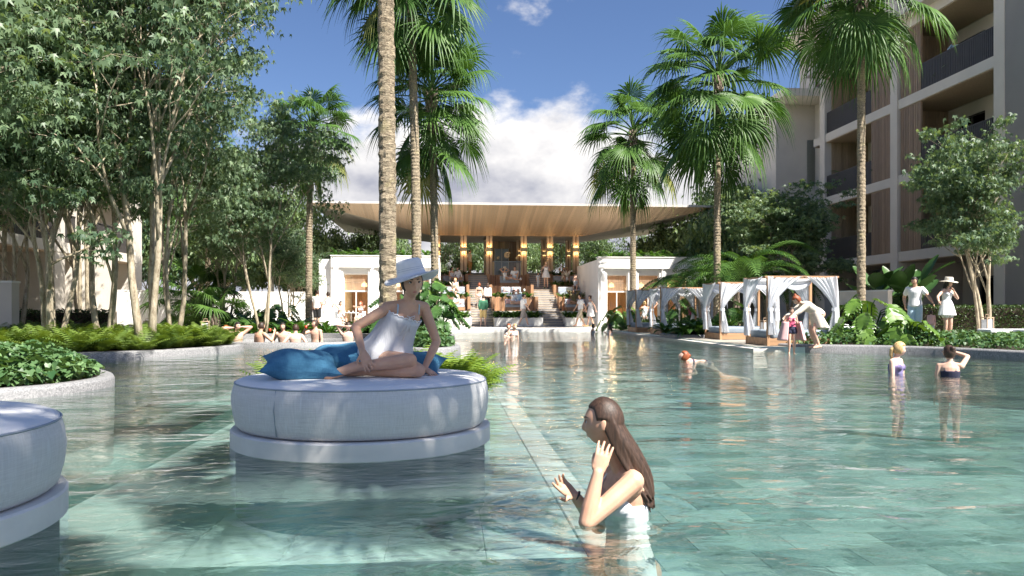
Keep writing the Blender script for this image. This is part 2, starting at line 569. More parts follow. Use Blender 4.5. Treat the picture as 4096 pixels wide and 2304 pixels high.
# window glass: Fresnel mirror over clear
def glass(name, tint=(.9, .93, .93), rough=.0, body=.0, bodycol=(.5, .55, .6)):
    m, t, b = nodemat(name)
    fr = N(t, 'ShaderNodeFresnel', {'IOR': 1.5})
    gl = N(t, 'ShaderNodeBsdfGlossy', {'Roughness': rough})
    tr = N(t, 'ShaderNodeBsdfTransparent', {'Color': (*tint, 1)})
    mix = N(t, 'ShaderNodeMixShader', {0: fr.outputs[0], 1: tr.outputs[0], 2: gl.outputs[0]})
    b.inputs['Base Color'].default_value = (*bodycol, 1)
    m2 = N(t, 'ShaderNodeMixShader', {0: body, 1: mix.outputs[0], 2: b.outputs[0]})
    t.links.new(m2.outputs[0], t.nodes['Material Output'].inputs[0])
glass('glass')
glass('glass_frost', (.8, .86, .9), .15, .45, (.55, .66, .75))
# curtain cloth lets light through
m, t, b = nodemat('voile')
b.inputs['Base Color'].default_value = (.84, .85, .87, 1); b.inputs['Roughness'].default_value = .9
trn = N(t, 'ShaderNodeBsdfTranslucent', {'Color': (.80, .83, .88, 1)})
mix = N(t, 'ShaderNodeMixShader', {0: .35, 1: b.outputs[0], 2: trn.outputs[0]})
t.links.new(mix.outputs[0], t.nodes['Material Output'].inputs[0])
# sheer blouse
m, t, b = nodemat('sheer_white')
v1 = coords(t)
b.inputs['Base Color'].default_value = (.82, .83, .86, 1); b.inputs['Roughness'].default_value = .85
bump(t, b, noise(t, coords(t, (1, 1, .22)), 26, 3), .5, .02)
trn = N(t, 'ShaderNodeBsdfTranslucent', {'Color': (.8, .82, .86, 1)})
mix = N(t, 'ShaderNodeMixShader', {0: .25, 1: b.outputs[0], 2: trn.outputs[0]})
t.links.new(mix.outputs[0], t.nodes['Material Output'].inputs[0])
# lamp glow surfaces
def glow(name, col, st):
    m, t, b = nodemat(name)
    e = N(t, 'ShaderNodeEmission', {'Color': (*col, 1), 'Strength': st})
    t.links.new(e.outputs[0], t.nodes['Material Output'].inputs[0])
glow('lamp_glow', (1, .62, .25), 2.0)
# bark
m, t, b = nodemat('bark')
v1 = coords(t, (1, 1, .45))
n1_ = noise(t, v1, 9, 8, .65); n2_ = noise(t, v1, 38, 5, .6)
c1 = mixcol(t, ramp(t, n1_, .35, .68), (.20, .155, .10), (.54, .47, .34))
c1 = mixcol(t, ramp(t, n2_, .5, .75, 0, .6), c1, (.66, .59, .45))
t.links.new(c1, b.inputs['Base Color']); b.inputs['Roughness'].default_value = .9
bump(t, b, n1_, .6, .02)
m, t, b = nodemat('palm_bark')
v1 = coords(t, (1, 1, 3.2))
n1_ = noise(t, v1, 17, 8, .75); n2_ = noise(t, coords(t, (1, 1, 1.0)), 5, 6, .6)
c1 = mixcol(t, ramp(t, n1_, .38, .66), (.11, .08, .05), (.53, .44, .31))
c1 = mixcol(t, ramp(t, n2_, .55, .72, 0, .55), c1, (.50, .43, .22))
t.links.new(c1, b.inputs['Base Color']); b.inputs['Roughness'].default_value = .95
bump(t, b, n1_, 1.0, .03)
simple('boot_bark', (.34, .27, .22), .9, .35, 14, bmp=.4)
simple('birch', (.55, .53, .48), .8, .3, 8)
leafmat('leaf_maple', (.07, .13, .075), (.25, .345, .185), .40, .42, .35)
leafmat('leaf_far', (.07, .13, .06), (.25, .34, .14), .35)
leafmat('leaf_far_blue', (.07, .14, .09), (.21, .33, .21), .32)
leafmat('leaf_palm', (.022, .068, .018), (.125, .235, .05), .30, .42, .28, (1.1, 1.12, .55))
leafmat('leaf_palm_dry', (.10, .13, .04), (.32, .33, .11), .30)
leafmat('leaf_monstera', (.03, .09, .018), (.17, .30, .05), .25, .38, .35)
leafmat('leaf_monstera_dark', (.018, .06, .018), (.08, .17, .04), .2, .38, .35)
leafmat('leaf_fern', (.055, .115, .022), (.26, .36, .07), .36, .5)
leafmat('leaf_fern_bright', (.09, .18, .02), (.30, .42, .07), .38, .5)
leafmat('leaf_cover', (.03, .09, .03), (.18, .29, .12), .25, .42, .35)
leafmat('leaf_strap', (.02, .075, .018), (.11, .22, .04), .25, .34, .55)
leafmat('leaf_hedge', (.015, .045, .012), (.08, .14, .03), .2)
# ================================================================ setting: ground, pool, water, beds
def wb(mb, name, m, parent, smooth=False, bevel=0.0):
    """build a part whose coordinates are given in the garden's frame"""
    L = parent.location
    mb.v = [(p[0] - L.x, p[1] - L.y, p[2] - L.z) for p in mb.v]
    return mb.build(name, m, parent, smooth, bevel=bevel)
def wbox(name, m, b, parent, bevel=0.0):
    return wb(MB().box(*b), name, m, parent, bevel=bevel)

FLOOR = -1.05
PO = [(-24, -9), (16, -9), (16, 10), (13.9, 13.4), (12.2, 15.2), (11.7, 17.0), (10.7, 18.3), (9.3, 18.8), (8.2, 18.9), (7.85, 19.3), (7.85, 38),
      (-2.5, 38), (-2.6, 26.8), (-3.4, 25.6), (-6.0, 25.4), (-6.9, 24), (-6.6, 22.0), (-5.6, 21.0), (-5.3, 20.2), (-5.7, 18.9), (-6.6, 17.2), (-8.2, 16.5), (-11, 16.1), (-24, 15.8)]
PO = [V(p) for p in PO]
sharp = {0, 1, 9, 10, 11}
def smooth_outline(pts):
    out = []
    n = len(pts)
    for i in range(n):
        p, a, b = pts[i], pts[i - 1], pts[(i + 1) % n]
        if i in sharp:
            out.append(p)
        else:
            for k in range(5):
                t_ = k / 4
                q0 = p.lerp(a, .42); q1 = p.lerp(b, .42)
                out.append(q0.lerp(p, t_).lerp(p.lerp(q1, t_), t_))
    return out
POOL = smooth_outline(PO)
big = [(-900, -600), (900, -600), (900, 1500), (-900, 1500)]
tag(MB().poly(big, .1, [POOL]).build('ground', 'ground', None), kind='structure')
wall = MB()
n = len(POOL)
for i in range(n):
    a, b = POOL[i], POOL[(i + 1) % n]
    wall.add([(a.x, a.y, FLOOR - .1), (b.x, b.y, FLOOR - .1), (b.x, b.y, .1), (a.x, a.y, .1)], [(0, 3, 2, 1)])
pw = tag(wall.build('pool_wall', 'ledge_tile'), kind='structure')
tag(MB().poly([(-25, -10), (17, -10), (17, 39), (-25, 39)], 0.0).build('water', 'water'), kind='structure')
pf = tag(MB().poly([(-25, -10), (17, -10), (17, 39), (-25, 39)], FLOOR - .012).build('pool_floor', 'grout_and_shade'), kind='structure')
# floor tiles: running bond; the 300 that show largest are single pieces
TX, TY = .86, .46
def tilemesh(name, m, tx, ty, h=.012, g=.004):
    mb = MB()
    mb.add([(-tx / 2 + g, -ty / 2 + g, h), (tx / 2 - g, -ty / 2 + g, h), (tx / 2 - g, ty / 2 - g, h), (-tx / 2 + g, ty / 2 - g, h),
            (-tx / 2, -ty / 2, 0), (tx / 2, -ty / 2, 0), (tx / 2, ty / 2, 0), (-tx / 2, ty / 2, 0)],
           [(0, 1, 2, 3), (0, 4, 5, 1), (1, 5, 6, 2), (2, 6, 7, 3), (3, 7, 4, 0)])
    return mb.mesh(name, m)
tm = tilemesh('tile', 'pool_tile', TX, TY)
rng = np.random.default_rng(5)
cells = []
for j in range(0, 60):
    for i in range(-30, 20):
        x = i * TX + (TX / 2 if j % 2 else 0); y = 1.2 + j * TY
        d = x * SA + y * CA; lat = x * CA - y * SA
        vis = d > 1 and abs(lat / d) < .72 and (1 - FLOOR) * FPX / d < 1150
        cells.append((0 if vis and not (x < 1.1 and y > 4.8 and x > -3.2) else 1, d, x, y))
cells.sort()
for k, (v_, d, x, y) in enumerate(cells[:300]):
    o = link('tile', tm, pf, (x, y, FLOOR - .012))
rest = np.array([(x, y, FLOOR - .012) for _, _, x, y in cells[300:]])
base = np.array([v.co for v in tm.vertices]); fac = np.array([list(p.vertices) for p in tm.polygons])
mats = np.repeat(np.eye(3)[None], len(rest), 0)
vs, fs = scatter(base, fac, mats, rest)
tag(link('far_tile_field', mesh_np('far_tile_field', vs, fs, 'pool_tile', var=np.repeat(rng.random(len(rest)), 8)), pf), kind='stuff')
# sitting ledge under the round daybeds
LZ = -.5
led = tag(box('pool_ledge', 'grout_and_shade', (-3.3, 1.15, 4.75, 17.0, FLOOR, LZ - .012)), kind='structure')
lm = tilemesh('tile', 'ledge_tile', .62, .62)
for j in range(20):
    for i in range(7):
        x = .55 - i * .62; y = 5.06 + j * .62
        if x > -3 and j < 17:
            link('tile', lm, led, (x, y, LZ - .012))
em = tilemesh('tile', 'white_stone', .28, 1.24)
for j in range(9):
    link('tile', em, led, (1.01, 5.37 + j * 1.24, LZ - .012))

# stone deck between pool and stairs, cabana platform, paths
dk = tag(box('deck', 'deck_stone', (-9, 16, 38.0, 44.4, -1.0, .10)), kind='structure')
dm = tilemesh('paver', 'deck_stone', 1.2, 1.0, .02, .006)
for j in range(6):
    for i in range(15):
        link('paver', dm, dk, (-2.0 + i * 1.2 + (.6 if j % 2 else 0), 38.5 + j * 1.0, .10))
tag(box('pool_edge', 'white_stone', (-2.5, 7.85, 37.82, 38.04, -.35, .128)), kind='structure')
pl = tag(box('platform', 'deck_stone', (7.6, 12.2, 18.9, 36.5, -1.0, .06)), kind='structure')
tag(box('path', 'deck_stone', (12.4, 19.5, 20.6, 25.4, -.2, .16)), kind='structure')
tag(box('terrace', 'deck_stone', (-12, -.5, 36.0, 43.5, -.2, .17)), kind='structure')

def bed(label, pts, top=.16, soil=.14, width=.22, mound=.0, kerb='terrazzo', cut=2, out=0.0):
    """planted island: rounded kerb ring with soil inside; returns the inner outline"""
    pts = chaikin(pts, cut)
    area = sum(a.x * b.y - b.x * a.y for a, b in zip(pts, pts[1:] + pts[:1]))
    if area < 0: pts.reverse()
    if out: pts = offset_poly(pts, -out)
    rings = []
    for off, z in ((.02, -1.05), (.0, top - .05), (.02, top - .015), (.06, top), (width - .04, top), (width, top - .02), (width, soil - .08)):
        rings.append([(p.x, p.y, z) for p in offset_poly(pts, off)])
    mb = MB().loft(rings, False)
    c = sum(pts, V((0, 0))) / len(pts)
    t_ = thing('planter_kerb', label, 'kerb', (c.x, c.y, 0))
    wb(mb, 'kerb', kerb, t_, smooth=True)
    inner = offset_poly(pts, width - .01)
    wb(MB().poly(inner, soil), 'soil', 'soil', t_)
    return inner

BED_COVER = bed('grey terrazzo kerb of the bed of heart-leaved ground cover by the empty round daybed',
                [gp(-700, 1650), gp(0, 1604), gp(240, 1582), gp(400, 1558), gp(470, 1538), gp(440, 1512), gp(300, 1495), gp(0, 1488), gp(-700, 1500)], .13, .10)
pen = [p for p in PO[15:23]]
BED_FERN = bed('grey terrazzo kerb round the fern bed under the pale multi-stem trees',
               [(-5.32, 20.3), (-5.7, 18.9), (-6.6, 17.15), (-8.2, 16.45), (-11, 16.05), (-18, 15.8), (-18, 23.5), (-10, 24.2), (-7.2, 22.6), (-5.8, 21.2)], .16, .13, cut=1, out=.25)
BED_ISLE = bed('low terrazzo kerb of the fern island behind the round daybed with blue cushions',
               [at(1080, 8.2), at(1250, 7.75), at(1500, 7.6), at(1750, 7.7), at(1880, 8.2), at(1850, 9.3), at(1650, 10.6), at(1400, 10.8), at(1180, 10)], .12, .10, .16)
BED_COVER2 = bed('pale terrazzo kerb of the small ivy island behind the bright ferns',
                 [at(1560, 18.6), at(1700, 17.9), at(1830, 18.4), at(1850, 20), at(1790, 22), at(1600, 22), at(1520, 20.5)], .15, .12)
BED_MON = bed('terrazzo kerb of the split-leaf plant island round two palm trunks',
              [at(1490, 25), at(1600, 23.6), at(1740, 23.4), at(1815, 24.4), at(1825, 26.5), at(1800, 29.5), at(1640, 30), at(1500, 28)], .2, .17)
BED_RIGHT = bed('dark terrazzo kerb of the ivy bed in front of the walking couple',
                [(8.75, 19.4), (9.3, 18.85), (10.7, 18.35), (11.75, 17.0), (12.25, 15.2), (13.9, 13.4), (16, 10), (19, 10), (19, 19.6), (15, 20.5), (12, 21.2), (9.6, 21.2), (8.8, 20.4)], .17, .15, cut=1, out=.3)
BED_CAB = bed('dark terrazzo kerb of the strap-leaved bed between two cabanas',
              [(7.7, 26.4), (7.75, 25.7), (9.6, 25.6), (10.4, 26.2), (10.4, 28.3), (9, 28.8), (7.9, 28.6), (7.65, 27.6)], .2, .17)
BED_NEAR = bed('terrazzo kerb of the round palm island in line with the wading woman', [(3.75 + .8 * math.cos(a), 1.85 + .8 * math.sin(a)) for a in np.linspace(0, 5.6, 9)], .16, .13)

bed('small terrazzo kerb of the lone palm away from the daybeds', [(1.75 + .5 * math.cos(a), -1.0 + .5 * math.sin(a)) for a in np.linspace(0, 5.6, 9)], .16, .13, .12)
# sunken hot tub at the pool's side
TUBC = V((-4.45, 23.9, 0))
tub = thing('hot_tub', 'round terrazzo-rimmed hot tub with men sitting in it', 'hot tub', TUBC)
def ellring(rx, ry, z, n=56):
    return [(rx * math.cos(2 * math.pi * j / n), ry * math.sin(2 * math.pi * j / n), z) for j in range(n)]
MB().loft([ellring(2.3, 1.75, -1.05), ellring(2.3, 1.75, .09), ellring(2.27, 1.72, .12), ellring(2.02, 1.47, .12), ellring(2.0, 1.45, .10), ellring(2.0, 1.45, -.8)], False).build('rim', 'terrazzo', tub, True)
MB().loft([ellring(2.0, 1.45, -.8), ellring(.01, .01, -.8)], False).build('floor', 'ledge_tile', tub)
MB().loft([ellring(2.01, 1.46, .055), ellring(.01, .01, .055)], False).build('tub_water', 'water', tub)
bw = MB()
arc = [(2.55 * math.cos(a), 1.95 * math.sin(a)) for a in np.linspace(R(8), R(172), 30)]
arc2 = [(2.95 * math.cos(a), 2.3 * math.sin(a)) for a in np.linspace(R(8), R(172), 30)]
for i in range(29):
    a, b, c, d = arc[i], arc[i + 1], arc2[i + 1], arc2[i]
    bw.add([(*a, 0), (*b, 0), (*b, .27), (*a, .27), (*c, .27), (*d, .27), (*c, 0), (*d, 0)], [(0, 3, 2, 1), (3, 5, 4, 2), (7, 6, 4, 5)])
bw.build('back_wall', 'terrazzo', tub)
# ================================================================ architecture
CX = 4.05
def boards(x0, x1, y0, y1, z0, z1, w=.11, gap=.012, axis='x', relief=.008, seed=1):
    """row of upright boards on a face, joints open"""
    mb = MB(); r = random.Random(seed)
    a0, a1 = (x0, x1) if axis == 'x' else (y0, y1)
    n = max(1, int((a1 - a0) / w)); w = (a1 - a0) / n
    for i in range(n):
        p, q = a0 + i * w + gap / 2, a0 + (i + 1) * w - gap / 2
        e = r.random() * relief
        if axis == 'x': mb.box(p, q, y0 - e, y1, z0, z1)
        else: mb.box(x0 - e, x1, p, q, z0, z1)
    return mb
def boardmat(name, col, spread=.35):
    """tone changes from board to board"""
    m, t, b = nodemat(name)
    geo = N(t, 'ShaderNodeNewGeometry')
    f = ramp(t, geo.outputs['Random Per Island'], 0, 1, 1 - spread, 1 + spread)
    st = coords(t, (8, 8, .6))
    n_ = ramp(t, noise(t, st, 3, 5), .3, .7, .8, 1.15)
    f2 = N(t, 'ShaderNodeMath', {0: f, 1: n_}, operation='MULTIPLY').outputs[0]
    c = N(t, 'ShaderNodeVectorMath', {0: col, 3: f2}, operation='SCALE').outputs[0]
    t.links.new(c, b.inputs['Base Color'])
    b.inputs['Roughness'].default_value = .55
boardmat('clad_warm', (.37, .21, .115))
boardmat('clad_dark', (.22, .125, .075))
boardmat('clad_soffit', (.50, .365, .24), .18)
boardmat('clad_facade', (.33, .225, .15), .18)
boardmat('clad_pale', (.42, .31, .205), .2)

# ---- pavilion roof and columns
pav = thing('pool_pavilion', 'open pavilion with huge flat roof and flared timber soffit above the stairs', 'pavilion', (CX, 53, .1))
RX0, RX1, RY0, RY1, RZ = -8.1, 16.75, 46.8, 64.0, 7.36
KX0, KX1, KY0, KY1, KZ = -1.1, 9.2, 53.0, 59.0, 6.12
wbox('roof', 'roof_edge', (RX0, RX1, RY0, RY1, RZ, RZ + .13), pav)
rb = MB()
w_ = .19
nb = int((RX1 - RX0) / w_)
for i in range(nb):
    xa = RX0 + .02 + i * w_; xb = xa + w_ - .016
    def ye(x):
        if x < KX0: return RY0 + (KY0 - RY0) * (x - RX0) / (KX0 - RX0)
        if x > KX1: return RY0 + (KY0 - RY0) * (RX1 - x) / (RX1 - KX1)
        return KY0
    def zz(y): return RZ - .012 - (y - RY0) / (KY0 - RY0) * (RZ - KZ)
    ya, yb = max(ye(xa), RY0 + .02), max(ye(xb), RY0 + .02)
    q = [(xa, RY0 + .005, zz(RY0)), (xb, RY0 + .005, zz(RY0)), (xb, yb, zz(yb)), (xa, ya, zz(ya))]
    rb.add(q + [(p[0], p[1], p[2] + .04) for p in q], [(0, 3, 2, 1), (0, 1, 5, 4), (1, 2, 6, 5), (3, 0, 4, 7), (2, 3, 7, 6)])
tag(wb(rb, 'soffit_boards', 'clad_soffit', pav), kind='stuff')
sd = MB()
o_ = [(RX0, RY0, RZ), (RX1, RY0, RZ), (RX1, RY1, RZ), (RX0, RY1, RZ)]
k_ = [(KX0, KY0, KZ + .02), (KX1, KY0, KZ + .02), (KX1, KY1, KZ + .02), (KX0, KY1, KZ + .02)]
sd.add(o_ + k_, [(0, 4, 7, 3), (1, 2, 6, 5), (3, 7, 6, 2), (4, 5, 6, 7), (0, 1, 5, 4)])
wb(sd, 'soffit_side', 'soffit_side', pav)
wbox('upper_floor', 'deck_stone', (CX - 5.1, CX + 5.1, 52.45, 63, -.1, 3.40), pav)
cols = [-4.72, -2.92, -1.18, 1.18, 2.98, 4.78]
lamp_data = bpy.data.lights.new('sconce_light', 'POINT')
lamp_data.energy = 3.0; lamp_data.color = (1, .58, .24); lamp_data.shadow_soft_size = .05
for row, y in ((0, 53.3), (1, 56.6)):
    for cx in cols:
        c = wb(MB().box(CX + cx - .21, CX + cx - .035, y - .13, y + .13, 3.40, 6.14).box(CX + cx + .035, CX + cx + .21, y - .13, y + .13, 3.40, 6.14), 'column', 'column_wood', pav)
        k = wb(MB().box(CX + cx - .033, CX + cx + .033, y - .07, y + .09, 3.40, 6.14), 'column_core', 'clad_dark', pav); k.parent = c
        s_ = wb(MB().box(CX + cx - .13, CX + cx + .13, y - .28, y - .131, 5.05, 5.33), 'sconce', 'brass', pav); s_.parent = c
        for z in (5.331, 5.035):
            g_ = wbox('lamp', 'lamp_glow', (CX + cx - .09, CX + cx + .09, y - .25, y - .16, z, z + .014), pav); g_.parent = c
        for z in (5.42, 4.96):
            if row == 0:
                lo = bpy.data.objects.new('sconce_light', lamp_data); COL.objects.link(lo)
                lo.parent = c; lo.location = (cx, y - .24 - 53, z - .1)
# back wall with glass door, slat screens, rear planting parapet
wb(boards(CX - 1.0, CX + 1.05, 57.4, 57.5, 3.41, 6.12, .16, seed=3), 'timber_wall', 'clad_warm', pav)
dr = wbox('door', 'glass_frost', (CX - .55, CX + .42, 57.2, 57.24, 3.42, 5.55), pav)
for xx in (CX - .58, CX - .07, CX + .42):
    f_ = wbox('frame', 'frame_white', (xx, xx + .04, 57.16, 57.26, 3.42, 5.58), pav); f_.parent = dr
for a_, b_ in ((-4.5, -3.15), (3.2, 4.55)):
    mb = MB()
    k = 0
    x = CX + a_
    while x < CX + b_:
        mb.box(x, x + .025, 57.0, 57.05, 3.5, 6.1); x += .105
    wb(mb, 'slat_screen', 'clad_warm', pav)
wbox('rear_parapet', 'white_stone', (CX - 5, CX + 5, 60.5, 60.8, 3.41, 3.95), pav)
# display case with fossils
vit = thing('display_case', 'glass display case holding three spiral fossils between the columns', 'display case', (CX + .05, 53.3, 3.40))
for x in (-.95, .95):
    for y in (-.28, .28):
        MB().box(x - .02, x + .02, y - .02, y + .02, 0, .95).build('post', 'brass', vit)
MB().box(-.98, .98, -.31, .31, .95, .99).build('shelf', 'glass_frost', vit)
MB().box(-.93, .93, -.26, -.25, .03, .95).build('pane', 'glass', vit)
MB().box(-.98, .98, -.31, .31, 0, .05).build('plinth', 'column_wood', vit)
def ammonite(x, r, label):
    t_ = thing('spiral_fossil', label, 'fossil', (CX + .05 + x, 53.3, 4.39))
    p, rad = [], []
    for i in range(56):
        a = i / 55 * 4.6 * math.pi
        q = r * .72 * math.exp(-.13 * a)
        p.append((q * math.cos(a + .6), 0, r + .09 + q * math.sin(a + .6))); rad.append(q * .40)
    MB().tube(p, rad, 8).build('shell', 'shell', t_, True)
    MB().box(-r * .5, r * .5, -.05, .05, 0, .03).tube([(0, 0, .03), (0, 0, .2)], .012, 6).build('stand', 'bar_dark', t_)
ammonite(-.62, .13, 'small spiral fossil with a curled horn on the glass case')
ammonite(0.0, .30, 'largest spiral fossil on the glass case')
ammonite(.66, .13, 'small round spiral fossil beside the largest one')

# ---- stairs
for nm, xa, xb in (('flight with the woman in white romper and boy', CX + 1.39, CX + 2.66), ('flight with the green-shirted man at its foot', CX - 2.66, CX - 1.39)):
    st = thing('staircase', 'grey stone stair ' + nm, 'stairs', ((xa + xb) / 2, 44.4, .1))
    NS = 22; rise = (3.40 - .12) / NS; tread = (52.5 - 44.5) / NS
    sm = MB().box(-.635, .635, 0, tread + .25, -.3, rise - .028).mesh('step', 'step_stone')
    nm_ = MB().box(-.633, .633, -.022, tread + .02, rise - .028, rise).mesh('nosing', 'nosing')
    for i in range(NS):
        s_ = link('step', sm, st, (0, .1 + i * tread, .02 + i * rise))
        link('nosing', nm_, s_)
# ---- terrace tiers, clad in timber
TIERS = [(45.3, 1.0), (47.4, 1.80), (49.9, 2.60), (52.45, 3.40)]
for lab, xa, xb in (('between the two stair flights', CX - 1.385, CX + 1.385), ('beside the wing with the cabanas', CX + 2.665, CX + 4.9), ('beside the wing with the cafe table', CX - 4.9, CX - 2.665)):
    for k in range(3):
        y0, zf = TIERS[k]
        y1, z1 = TIERS[k + 1]
        g = {0: 'lowest', 1: 'middle', 2: 'top'}[k]
        t_ = thing('terrace_tier', g + ' timber-clad seating tier ' + lab, 'terrace', ((xa + xb) / 2, y0, zf - .02))
        wbox('floor', 'deck_stone', (xa, xb, y0 + .02, y1 + .2, zf - .9, zf), t_)
        wb(boards(xa + .02, xb - .02, y1 - .02, y1 + .05, zf + .005, z1 + .02, .12, seed=k), 'back_panel', 'clad_warm', t_)
        for xx in ((xa, xa + .16), (xb - .16, xb)):
            if abs((xx[0] + xx[1]) / 2 - CX) < 4.2:
                wb(boards(xx[0] - .004, xx[1] + .004, y1 - .9, y1 - .03, zf - .3, z1 + .06, .1, axis='y', seed=k + 7), 'end_panel', 'clad_warm', t_)
                wbox('step_light', 'bar_dark', (xx[0] + .03, xx[1] - .03, y1 - .93, y1 - .906, zf + .05, zf + .13), t_)
    pl_ = thing('white_planter', 'long white stone planter ' + lab, 'planter', ((xa + xb) / 2, 44.2, .12))
    mb = MB().box(xa, xb, 44.1, 45.29, .12, .62)
    wb(mb, 'box', 'white_stone', pl_, bevel=.02)
    wbox('soil', 'soil', (xa + .06, xb - .06, 44.17, 45.15, .62, .64), pl_)
    wbox('upstand', 'white_wall', (xa + .01, xb - .01, 45.16, 45.30, .62, .99), pl_)

# ---- white wings
def wing(label, x0, x1, ops, side, ztop=4.0, y0=43.3, y1=50.5):
    t_ = thing('pavilion_wing', label, 'building', ((x0 + x1) / 2, y0, .1))
    zo = 3.05
    edges = [x0] + [e for o in ops for e in (o[0], o[1])] + [x1]
    for i in range(0, len(edges), 2):
        wbox('pier', 'white_wall', (edges[i], edges[i + 1], y0, y0 + .45, .1, zo + .34), t_)
        # slender pilaster strip on each pier
        wbox('pilaster', 'white_wall', (edges[i] + .12, edges[i + 1] - .12, y0 - .05, y0 + .002, .1, zo + .34), t_)
    wbox('parapet', 'white_wall', (x0, x1, y0 - .06, y0 + .45, zo + .34, ztop), t_)
    wbox('coping', 'white_stone', (x0 - .04, x1 + .04, y0 - .10, y0 + .5, ztop, ztop + .05), t_)
    wbox('side_wall', 'white_wall', (x0, x0 + .3, y0 + .45, y1, .1, ztop - .1), t_)
    wbox('side_wall', 'white_wall', (x1 - .3, x1, y0 + .45, y1, .1, ztop - .1), t_)
    wbox('rear_wall', 'wood_pale', (x0 + .3, x1 - .3, y1 - .3, y1 - .1, .1, ztop - .1), t_)
    wbox('roof', 'white_wall', (x0 + .3, x1 - .3, y0 + .45, y1, 3.55, 3.72), t_)
    wbox('ceiling', 'wood_pale', (x0 + .3, x1 - .3, y0 + .45, y1, 3.44, 3.549), t_)
    wbox('floor', 'deck_stone', (x0 + .3, x1 - .3, y0 + .3, y1, .1, .18), t_)
    for a, b in ops:
        li = wbox('lintel', 'white_wall', (a, b, y0 + .06, y0 + .42, zo, zo + .34), t_)
        for q, (dz, dy) in enumerate(((.22, .14), (.27, .17), (.31, .2))):
            m_ = wbox('moulding', 'white_stone', (a - .14 - q * .03, b + .14 + q * .03, y0 - .06 - .012 - q * .03, y0 - .0601, zo + dz + .02, zo + dz + .059), t_); m_.parent = li
        fr = wbox('door_frame', 'frame_white', (a, a + .06, y0 + .2, y0 + .3, .12, zo), t_)
        for bx in ((b - .06, b, .12, zo), (a + .06, b - .06, 2.05, 2.13), (a + .06, b - .06, zo - .06, zo), (a + .06, b - .06, .12, .22), ((a + b) / 2 - .03, (a + b) / 2 + .03, .22, 2.05)):
            f_ = wbox('rail', 'frame_white', (bx[0], bx[1], y0 + .2, y0 + .3, bx[2], bx[3]), t_); f_.parent = fr
        wbox('pane', 'glass', (a + .06, b - .06, y0 + .24, y0 + .25, .22, 2.05), t_)
        mb = MB(); x = a + .07
        while x < b - .09:
            mb.box(x, x + .022, y0 + .22, y0 + .27, 2.13, zo - .06); x += .055
        mb.box(a + .06, b - .06, y0 + .275, y0 + .285, 2.55, 2.58)
        wb(mb, 'transom_slats', 'wood_pale', t_)
    # furniture-height timber counter and hanging lamps inside
    wbox('counter', 'wood_warm', (x0 + .8, x1 - .8, y1 - 1.6, y1 - .9, .18, 1.2), t_)
    wb(boards(x0 + .35, x1 - .35, y1 - .36, y1 - .31, .2, 3.4, .3, seed=5), 'panelling', 'clad_warm', t_)
    for a, b in ops:
        p = wb(MB().lathe([(.02, 2.7), (.14, 2.6), (.16, 2.42), (.02, 2.4)], 12, ((a + b) / 2 + .2, y0 + 2.6, 0)), 'pendant_lamp', 'lamp_glow', t_)
        lp = bpy.data.lights.new('pendant_light', 'POINT'); lp.energy = 40; lp.color = (1, .66, .34); lp.shadow_soft_size = .15
        lo = bpy.data.objects.new('pendant_light', lp); COL.objects.link(lo); lo.parent = t_
        lo.location = ((a + b) / 2 + .2 - t_.location.x, 2.3, 2.2)
    return t_
wing('white stucco wing with glazed doors behind the cafe table and tallest palm trunk', -6.3, -.4, [(-5.65, -4.3), (-3.75, -2.4), (-1.95, -.95)], 1)
wbox('side_block', 'white_wall', (-7.0, -6.301, 43.6, 49, .1, 3.85), thing('side_block', 'narrow white block set back at the end of the cafe wing', 'building', (-6.65, 43.6, .1)))
wing('white stucco wing with glazed doors behind the curtained cabanas', 8.45, 15.3, [(8.95, 10.15), (10.75, 11.95), (12.4, 13.6)], -1)

# ---- apartment block on the right, facade along the pool
apt = thing('apartment_block', 'four-storey grey apartment block with timber screens and dark balcony railings', 'apartment block', (20, 34, .1))
FXX = 20.0
COLY = [26.8, 33.5, 40.2]
SL = [3.2, 6.6, 9.95, 13.3]
for z in SL:
    wbox('floor_slab', 'render_grey', (FXX, FXX + 12, 24.6, 41.3, z, z + .42), apt)
    wb(MB().box(FXX + .06, FXX + 2.25, 24.62, 41.28, z - .035, z - .003), 'soffit', 'clad_pale', apt)
for y in COLY:
    wbox('column', 'render_grey', (FXX - .06, FXX + .42, y - .27, y + .27, .1, 17), apt)
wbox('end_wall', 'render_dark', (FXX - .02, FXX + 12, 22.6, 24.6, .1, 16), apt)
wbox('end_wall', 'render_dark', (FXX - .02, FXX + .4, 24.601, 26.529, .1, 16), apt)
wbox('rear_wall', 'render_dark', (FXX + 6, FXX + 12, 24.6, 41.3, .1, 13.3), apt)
r_ = random.Random(4)
def window(parent, x, y0, y1, z0, z1, curtain=True, seed=0):
    w_ = wbox('window', 'frame_dark', (x - .05, x + .05, y0, y0 + .07, z0, z1), parent)
    for b in ((y1 - .07, y1, z0, z1), (y0 + .07, y1 - .07, z1 - .07, z1), (y0 + .07, y1 - .07, z0, z0 + .07), ((y0 + y1) / 2 - .035, (y0 + y1) / 2 + .035, z0 + .07, z1 - .07)):
        f_ = wbox('frame', 'frame_dark', (x - .05, x + .05, *b), parent); f_.parent = w_
    g_ = wbox('pane', 'glass', (x - .006, x + .006, y0 + .07, y1 - .07, z0 + .07, z1 - .07), parent); g_.parent = w_
    if curtain:
        a, b = y0 + .1, y0 + (y1 - y0) * .38
        c = wb(MB().grid(lambda u, v: (x + .25 + .04 * math.sin(u * 40 + seed), a + u * (b - a), z0 + .05 + v * (z1 - z0 - .1)), 40, 1), 'curtain', 'voile', parent); c.parent = w_
